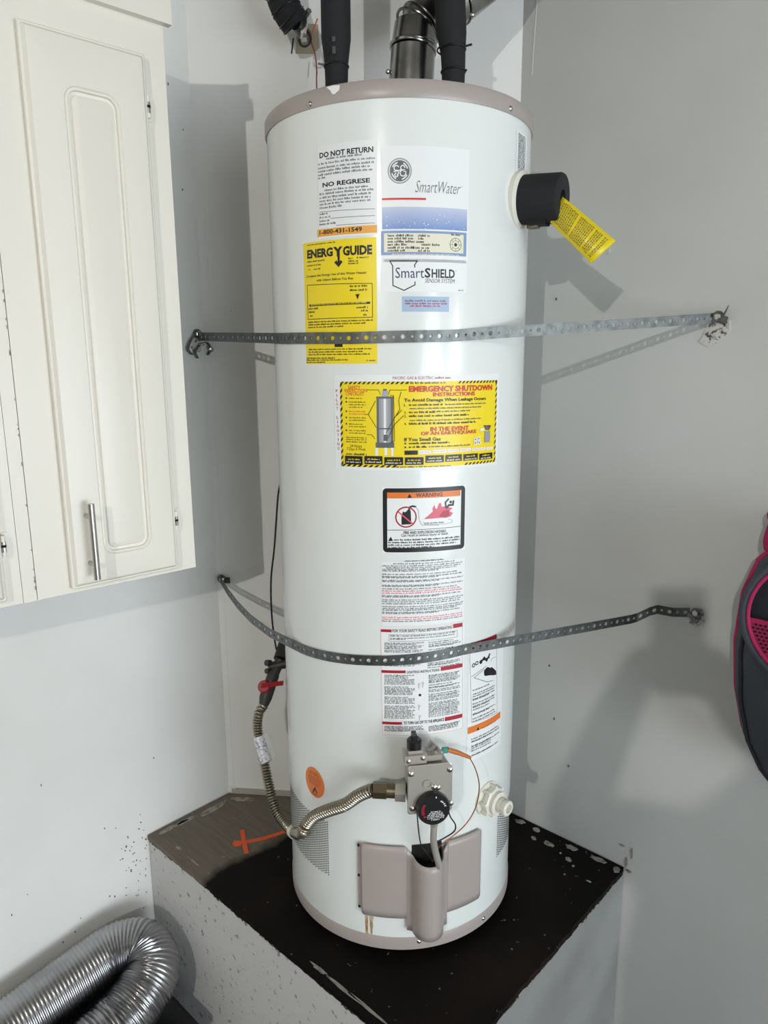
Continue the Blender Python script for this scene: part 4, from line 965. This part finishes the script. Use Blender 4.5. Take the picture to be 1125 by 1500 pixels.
zip_tie(wp2, (pD.x-.004, -.03, py_(675, 73, -.03).z), (0, 0, 1), .0258, (.012, -.005, .001)); zip_tie(wp2, (pD.x, -.03, py_(680, 105, -.03).z), (0, 0, 1), .0222, (.003, -.001, 0))
# flue
fl_ = empty('flue_pipe', (py_(599, 112, .03).x, .03, H), label='shiny galvanized flue pipe with an elbow on top of the water heater', cat='flue pipe')
FY = .045
f0 = py_(598, 116, FY); f0.z = H+.0005; f1 = py_(605, 74, FY); f2 = py_(610, 40, FY+.005); f3 = py_(668, 2, FY+.03); f4 = py_(716, -36, FY+.06); f5 = py_(790, -100, FY+.08); f6 = V((f5.x, f5.y, ZC-.001))
RF = .0425
for a, b, nm, k0, k1 in ((f0, f1, 'collar', 1.06, 1), (f1, f2, 'elbow_gore', 1, 1), (f2, f3, 'elbow_gore', 1, 1), (f3, f4, 'pipe_section', 1, 1), (f4, f5, 'pipe_section', .985, .985), (f5, f6, 'pipe_section', .985, .985)):
    obj(nm, MB().tube([a, a.lerp(b, .5), b], lambda t: RF*(k0+(k1-k0)*t), 36), FLUE, fl_, smooth=True)
for p, d, sc_ in ((f1, f2-f1, 1), (f1+(f1-f0).normalized()*.008, f1-f0, 1), (f2, (f2-f1).normalized()+(f3-f2).normalized(), 1.0), (f2+(f3-f2).normalized()*.010, (f3-f2)+(f2-f1)*.8, 1.0), (f4, f5-f4, 1.0), (f4+(f5-f4).normalized()*.012, f5-f4, 1.0), (f3, f4-f3, 1.0)):
    obj('bead', MB().torus(p, d, RF*sc_, .0028, 36, 8), FLUE, fl_, smooth=True)
obj('cap_joint', MB().ball(f5, RF*.99, 12), FLUE, fl_, smooth=True)
for x, y, d in ((568, 105, -.015), (606, 111, -.04), (692, 22, .02)):
    p = py_(x, y, FY-abs(RF)*.75 if x > 590 else FY-.012); obj('sheet_screw', MB().ball(p, .0045, 6), STEEL, fl_)
# capped pipe stub at the upper left with clamp and earth wire
ps = empty('pipe_stub', pc_(440, 45), label='black foam-covered pipe stub curving to the back wall at upper left', cat='pipe')
q = smooth_path([V((py_(405, -40, .19).x, .19, ZC-.002)), py_(404, -60, .19), py_(410, -12, .19), py_(420, 15, .19), py_(434, 36, .2)], 8)
obj('foam_sleeve', MB().tube(q, .031, 22), FOAM, ps, smooth=True)
for k, tl in ((24, (-.02, -.01, .006)), (28, (-.012, -.01, -.002)), (31, (-.004, -.004, -.03))):
    zip_tie(ps, q[min(k, len(q)-1)], q[min(k, len(q)-1)]-q[min(k, len(q)-1)-2], .0315, tl)
e0 = q[-1]; e1 = py_(447, 50, .225)
obj('pipe_end', MB().tube([e0, e1, pc_(449, 53, .001)], .012, 16), GALV, ps, smooth=True)
obj('ground_clamp', MB().box(py_(440, 56, .20), V((.012, 0, 0)), V((0, .02, 0)), V((.004, 0, .05))).lathe(py_(449, 22, .2), V((.6, -1, .3)), [(0, .006), (.014, .006)], 6).lathe(py_(444, 50, .195), V((0, -1, 0)), [(0, .004), (.01, .004)], 6), STEEL, ps)
gw_ = empty('ground_wire', py_(463, 130, .225), label='thin copper wire hanging from the clamp at the upper-left pipe stub', cat='wire')
lw = smooth_path([py_(438, 58, .2), py_(440, 65, .2), py_(446, 68, .2), py_(453, 64, .2), py_(455, 55, .205), py_(450, 45, .21)], 6)
obj('wire_loop', MB().tube(lw, .0024, 8), BLKW, gw_, smooth=True)
lw = smooth_path([py_(451, 47, .21), py_(456, 62, .215), py_(462, 82, .22), py_(464, 105, .232), py_(464, 135, .238), V((py_(464, 135, .238).x, .240, 1.45)), V((py_(464, 135, .238).x+.002, .242, 1.2))], 8)
obj('copper_strand', MB().tube(lw, .0016, 8), COPPER, gw_, smooth=True)
lw = smooth_path([py_(455, 56, .21), py_(460, 42, .205), py_(465, 27, .2)], 6)
obj('copper_strand', MB().tube(lw, .0014, 8), COPPER, gw_, smooth=True)
# ================================================================== GAS SUPPLY
def corrug(path, r0, depth, pitch, seg=14):
    n = int(path_len(path)/pitch)*6; P = resample(path, n); prof_ = (1, .92, .35, 0, .35, .92)
    return MB().tube(P, lambda t: r0-depth+depth*prof_[round(t*n) % 6], seg)
GY = .14
vl = empty('gas_shutoff_valve', py_(398, 1000, GY), label='black iron gas shutoff valve with red lever beside the tank', cat='valve')
v0 = py_(419, 940, GY+.06); v1 = py_(411, 966, GY+.02); v2 = py_(400, 990, GY); v3 = py_(389, 1022, GY-.02); v4 = py_(386, 1034, GY-.03)
obj('iron_nipple', MB().tube([V((v0.x+.05, v0.y-.002, v0.z+.03)), v0, v1], .012, 14), IRON, vl, smooth=True)
obj('tee_fitting', MB().tube([v0, v1], .0175, 14).tube([py_(420, 972, GY+.01), py_(394, 977, GY+.01)], .011, 12).tube([py_(396, 971, GY+.01), py_(390, 971, GY)], .0075, 10).tube([py_(396, 983, GY+.01), py_(390, 983, GY)], .0065, 10), IRON, vl, smooth=True)
obj('valve_body', MB().tube([v1, v2.lerp(v1, .2), v2, v3, v4], lambda t: (.0125, .0125, .0150, .0155, .011)[round(t*4)], 14), IRON, vl, smooth=30)
lv = MB(); a, b = py_(383, 1005, GY-.03), py_(415, 1001, GY-.03); lv.lathe(py_(388, 1006, GY-.02), V((-.1, -1, .5)), [(0, .0155), (.008, .0155), (.012, .012)], 18)
d = (b-a).normalized(); lv.box(a-V((0, 0, .005)), d*(b-a).length, V((0, -.007, .003)), V((.001, 0, .012)))
obj('lever', lv, RED, vl, smooth=30, label='red lever')
hs = empty('gas_connector', py_(432, 1219, -.06), label='corrugated stainless gas connector looping from the red valve round to the control valve', cat='gas hose')
h_up = smooth_path([v4, py_(380, 1043, GY-.045), py_(377, 1062, GY-.05), py_(380, 1085, GY-.06), py_(386, 1112, GY-.08), py_(394, 1150, GY-.10), py_(405, 1187, GY-.135), py_(419, 1208, GY-.17), py_(430, 1218, GY-.20)], 10)
obj('upper_hose', corrug(h_up, .0118, .0042, .0066), HOSE, hs, smooth=50)
cpl = h_up[-1]; nd = (h_up[-1]-h_up[-4]).normalized()
def hx(x, y, R):
    u_, z_ = tank(x, y, R); return V((R*math.sin(u_/RB), -R*math.cos(u_/RB), z_))
Rh = .266
h_low = smooth_path([cpl+nd*.006, hx(441, 1220, .274), hx(450, 1206, .272), hx(462, 1195, .270), hx(482, 1187, .270), hx(505, 1179, .274), hx(524, 1166, .282), hx(540, 1159, .292), hx(550, 1157, .296)], 10)
obj('lower_hose', corrug(h_low, .0126, .0046, .0066), HOSE, hs, smooth=50)
obj('coupling', MB().tube([cpl-nd*.006, cpl+nd*.008], .0145, 12), WPLA, hs, smooth=30)
n0 = h_low[-1]; inlet = gpt(xl-.001, (zt_*.45+zb_*.55)+.0, YF-.03)
inlet.z = n0.z-.001
dn = inlet-n0
obj('flare_nut', MB().tube([n0-dn*.08, n0+dn*.40], .0155, 6), BRASS, hs); obj('adapter', MB().tube([n0+dn*.4, n0+dn*.72], .0135, 14), BRASS, hs, smooth=30); obj('inlet_nut', MB().tube([n0+dn*.70, n0+dn*1.06], .0185, 6), GREYM, hs)
ht = smooth_path([py_(379, 1079, GY-.058), py_(384, 1097, GY-.07), py_(390, 1117, GY-.085)], 5)
TAGW = mat('hose_tag_print', srgb(225, 225, 230), .3, noise=(160, srgb(150, 150, 165), .52, .6))
obj('hose_tag', MB().tube(ht, .0138, 16), TAGW, hs, smooth=30)
q0, q1 = py_(390, 1075, GY-.06), py_(403, 1108, GY-.08); obj('tag_flap', flat(MB(), [py_(383, 1078, GY-.06), py_(392, 1074, GY-.06), py_(404, 1105, GY-.08), py_(394, 1116, GY-.08)], (0, -1, 0), .0006), mat('clear_tag', srgb(205, 208, 208), .2), hs)
cb = empty('black_cable', py_(411, 706, .2), label='thin black cable running down beside the tank to the gas valve', cat='cable')
lw = smooth_path([py_(425, 640, .21), py_(414, 690, .19), py_(410.5, 708, .18), py_(407, 730, .18), py_(402, 800, .175), py_(397, 850, .17), py_(398, 900, .17), py_(402, 935, .175), py_(405, 952, .175)], 8)
obj('cable', MB().tube(lw, .0022, 8), BLKW, cb, smooth=True)
# ================================================================== FOIL DUCT
du = empty('flexible_duct', W(-.42, -.6, ZF), label='silver flexible foil duct bent double beside the platform', cat='duct')
dpts = [W(-.478, -1.15, -.30), W(-.478, -.95, -.275), W(-.480, -.78, -.25), W(-.484, -.66, -.235), W(-.484, -.56, -.222), W(-.478, -.48, -.212), W(-.440, -.428, -.215), W(-.385, -.438, -.235), W(-.356, -.50, -.258), W(-.345, -.59, -.278), W(-.338, -.71, -.285), W(-.335, -.9, -.285), W(-.335, -1.1, -.285)]
dpath = smooth_path(dpts, 14); Ld = path_len(dpath); rn = [random.uniform(-1, 1) for _ in range(4000)]
def duct(t0, t1, nm, pitch, amp, crump, r0):
    i0, i1 = int(t0*(len(dpath)-1)), int(t1*(len(dpath)-1)); sub = dpath[i0:i1+1]; L_ = path_len(sub); n = int(L_/pitch*4); P = resample(sub, n)
    def sc(t, a):
        k = int(t*n); 
        return 1+amp*math.cos(2*math.pi*t*n/4)+crump*(math.sin(a*3+k*.31)*.5+rn[(k//2*7+int(a*4))%4000]*.6)
    mb = MB().tube(P, r0, 32, True, sc); return obj(nm, mb, FOIL, du, smooth=80)
duct(0, .50, 'smooth_run', .0085, .022, .003, .064); duct(.495, .72, 'crumpled_bend', .007, .028, .018, .063); duct(.715, 1, 'crumpled_run', .010, .03, .030, .063)
bx = empty('storage_box', W(-.42, -.7, ZF), label='black storage box under the foil duct', cat='box')
bm_ = MB(); 
def bring(z, i): return [W(s, t, z) for s, t in ((-.545+i, -1.05+i), (-.285-i, -1.05+i), (-.285-i, -.385-i), (-.545+i, -.385-i))]
obj('box_body', MB().loops([bring(ZF, .015), bring(-.372, .004), bring(-.372, -.004), bring(-.3535, -.004), bring(-.3525, .002)], True, True, True), BLKP, bx)
# ================================================================== BACKPACK
bk = empty('backpack', W(.80, T_R-.1, .36), label='slate grey backpack with magenta trim hanging on the right wall', cat='backpack')
prof = [(.36, .09, .06), (.38, .125, .085), (.42, .148, .105), (.48, .17, .125), (.56, .185, .14), (.65, .192, .145), (.74, .188, .14), (.80, .172, .125), (.84, .14, .10), (.865, .09, .07)]
SC_, NB = .806, 40
def bloop(z, hw, dp, grow=0):
    P = []
    for i in range(NB):
        a = 2*math.pi*i/NB; c_, s_ = math.cos(a), math.sin(a); k = .62
        P.append(W(SC_+(hw+grow)*math.copysign(abs(c_)**k, c_), T_R-.006-dp/1+(dp)*math.copysign(abs(s_)**k, s_)-0, z))
    return P
pr = []
for i in range(len(prof)-1):
    for k in range(3):
        t = k/3; pr.append(tuple(prof[i][j]*(1-t)+prof[i+1][j]*t for j in range(3)))
pr.append(prof[-1])
obj('main_bag', MB().loops([bloop(z, hw, dp*.75) for z, hw, dp in pr], True, True, True), SLATE, bk, smooth=60)
def bedge(z, frac, grow=.002):
    for i in range(len(prof)-1):
        if prof[i][0] <= z <= prof[i+1][0]:
            t = (z-prof[i][0])/(prof[i+1][0]-prof[i][0]); hw = prof[i][1]*(1-t)+prof[i+1][1]*t; dp = (prof[i][2]*(1-t)+prof[i+1][2]*t)*.75; break
    s_ = -frac; c_ = -(max(0, 1-abs(frac)**(1/.62)))**.62
    q = math.asin(max(-1, min(1, frac))); c_ = -math.cos(q)
    return W(SC_+(hw+grow)*math.copysign(abs(c_)**.62, c_), T_R-.006-dp-(dp+grow)*math.copysign(abs(math.sin(q))**.62, math.sin(q)), z)
pp = [bedge(.37+.49*k/40, .05) for k in range(41)]; obj('side_piping', MB().tube(pp, .006, 10), PINK, bk, smooth=True)
pp = [bedge(.37+.49*k/40, .6) for k in range(41)]; obj('side_piping', MB().tube(pp, .0035, 8), DSLATE, bk, smooth=True)
# front pocket: oval lip with piping, dark opening and a mesh pouch in its lower half
PO = .232; pl0 = pr_(1089, 893, PO); pcs, pcz, pa, pb_ = pl0.dot(DR)+.128, pl0.z, .128, .118
def oval(g_, off, n=64): return [W(pcs-(pa+g_)*math.cos(2*math.pi*i/n), T_R-off, pcz+(pb_+g_)*math.sin(2*math.pi*i/n)) for i in range(n+1)]
obj('pocket_lip', MB().tube(oval(0, PO), .0068, 10, False), SLATE, bk, smooth=True)
obj('pocket_piping', MB().tube(oval(-.0085, PO+.003), .0032, 8, False), PINK, bk, smooth=True)
obj('pocket_wall', MB().loops([oval(.004, .10)[:-1], oval(.003, PO)[:-1]]), SLATE, bk, smooth=True)
obj('pocket_panel', MB().loops([oval(-.002, PO-.012)[:-1], oval(-.05, PO-.006)[:-1]], True, False, True), DSLATE, bk, smooth=True)
zm = pr_(1110, 903, PO).z
lowp = [p for p in oval(-.008, PO-.001, 128) if p.z <= zm]
obj('mesh_pouch', flat(MB(), lowp, -DL, .002), PINK, bk)
mb = MB()
for r_ in range(18):
    z_ = zm-.014-r_*.0062; q = max(0, 1-((z_-pcz)/(pb_-.014))**2); hw_ = (pa-.014)*math.sqrt(q)
    for c_ in range(36):
        s_ = pcs-.128+c_*.0072+(.0036 if r_ % 2 else 0)
        if abs(s_-pcs) > hw_: continue
        mb.add([W(s_+.0027*math.cos(k*math.pi/3), T_R-PO-.0016, z_+.0021*math.sin(k*math.pi/3)) for k in range(6)], [tuple(range(6))])
obj('mesh_holes', mb, GAP, bk, kind='stuff')
st_ = smooth_path([pr_(1122, 805, .12), pr_(1121, 790, .12), pr_(1127, 770, .11), pr_(1140, 740, .08), W(.78, T_R-.03, 1.0)], 8)
mb = MB(); n = len(st_)
for p in st_: mb.v += [tuple(p-DL*.0), tuple(p+DR*.03-DL*.01)]
for i in range(n-1): mb.f.append([2*i, 2*i+2, 2*i+3, 2*i+1]); mb.m.append(0)
o = obj('shoulder_strap', mb, PINK, bk, smooth=True); md = o.modifiers.new('t', 'SOLIDIFY'); md.thickness = .006
lo = smooth_path([pr_(1096, 925, .12), pr_(1088, 945, .12), pr_(1087, 965, .12), pr_(1092, 990, .12), pr_(1100, 1010, .12)], 8)
obj('side_strap', MB().tube(lo, .0055, 10), PINK, bk, smooth=True)
hk = obj('wall_hook', MB().tube([W(.79, T_R+.0, 1.01), W(.79, T_R-.04, 1.0), W(.79, T_R-.05, 1.03)], .005, 10), STEEL, None, label='steel wall hook above the backpack', cat='hook')

# ================================================================== THE PHOTOGRAPHER (behind the camera; casts the shadow on the right wall)
phone = obj('phone', MB().box(CAM-FW*.016-RT*.045-UP*.115, RT*.074, UP*.15, -FW*.008), BLKP, None, label='black phone held up in both hands by the photographer', cat='phone')
pm = bpy.data.meshes.new('person'); JV = []; JE = []; JR = []
def jv(p, r, par=None):
    JV.append(tuple(p)); JR.append(r); i = len(JV)-1
    if par is not None: JE.append((par, i))
    return i
BX, BY = .0, -1.91
pel = jv((BX-.045, BY, .50), .165); wst = jv((BX-.045, BY, .68), .16, pel); chs = jv((BX-.02, BY, .89), .15, wst); nb = jv((BX, BY, 1.04), .065, chs); nk = jv((BX, BY+.02, 1.10), .052, nb)
hd0 = jv((BX, BY+.035, 1.165), .078, nk); hd1 = jv((BX, BY+.04, 1.26), .088, hd0); jv((BX, BY+.03, 1.325), .062, hd1)
HX = CAM.x-.008
for sd in (-1, 1):
    sh_ = jv((BX+sd*.165, BY+.0, .985), .066, chs); el = jv((sd*.215, BY+.23, .885), .050, sh_); wr = jv((HX+sd*.10, CAM.y-.065, 1.005), .036, el); pmv = jv((HX+sd*.068, CAM.y-.036, 1.055), .034, wr)
    for k in range(4):
        f1 = jv((HX+sd*.050, CAM.y-.026-.002*k, 1.035+.022*k), .0105, pmv); f2 = jv((HX+sd*.040, CAM.y-.004-.008*k, 1.037+.022*k-.004), .0095, f1); jv((HX+sd*.030, CAM.y-.004-.008*k, 1.033+.021*k), .0085, f2)
    t1 = jv((HX+sd*.055, CAM.y-.060, 1.075), .011, pmv); jv((HX+sd*.030, CAM.y-.066, 1.10), .010, t1)
    hp = jv((BX+sd*.095, BY, .40), .095, pel); kn_ = jv((BX+sd*.10, BY+.02, .02), .062, hp); an = jv((BX+sd*.105, BY-.02, -.39), .042, kn_); jv((BX+sd*.11, BY+.13, -.445), .034, an)
pm.from_pydata(JV, JE, []); person = bpy.data.objects.new('person', pm); COL.objects.link(person)
T(person, 'person in dark grey clothes standing behind the viewpoint and holding a phone', 'person')
md = person.modifiers.new('skin', 'SKIN'); md.use_smooth_shade = True
for i, r in enumerate(JR): pm.skin_vertices[0].data[i].radius = (r, r)
pm.skin_vertices[0].data[0].use_root = True
md = person.modifiers.new('sub', 'SUBSURF'); md.levels = 1; md.render_levels = 2
pm.materials.append(mat('dark_grey_clothes', srgb(70, 70, 74), .9))
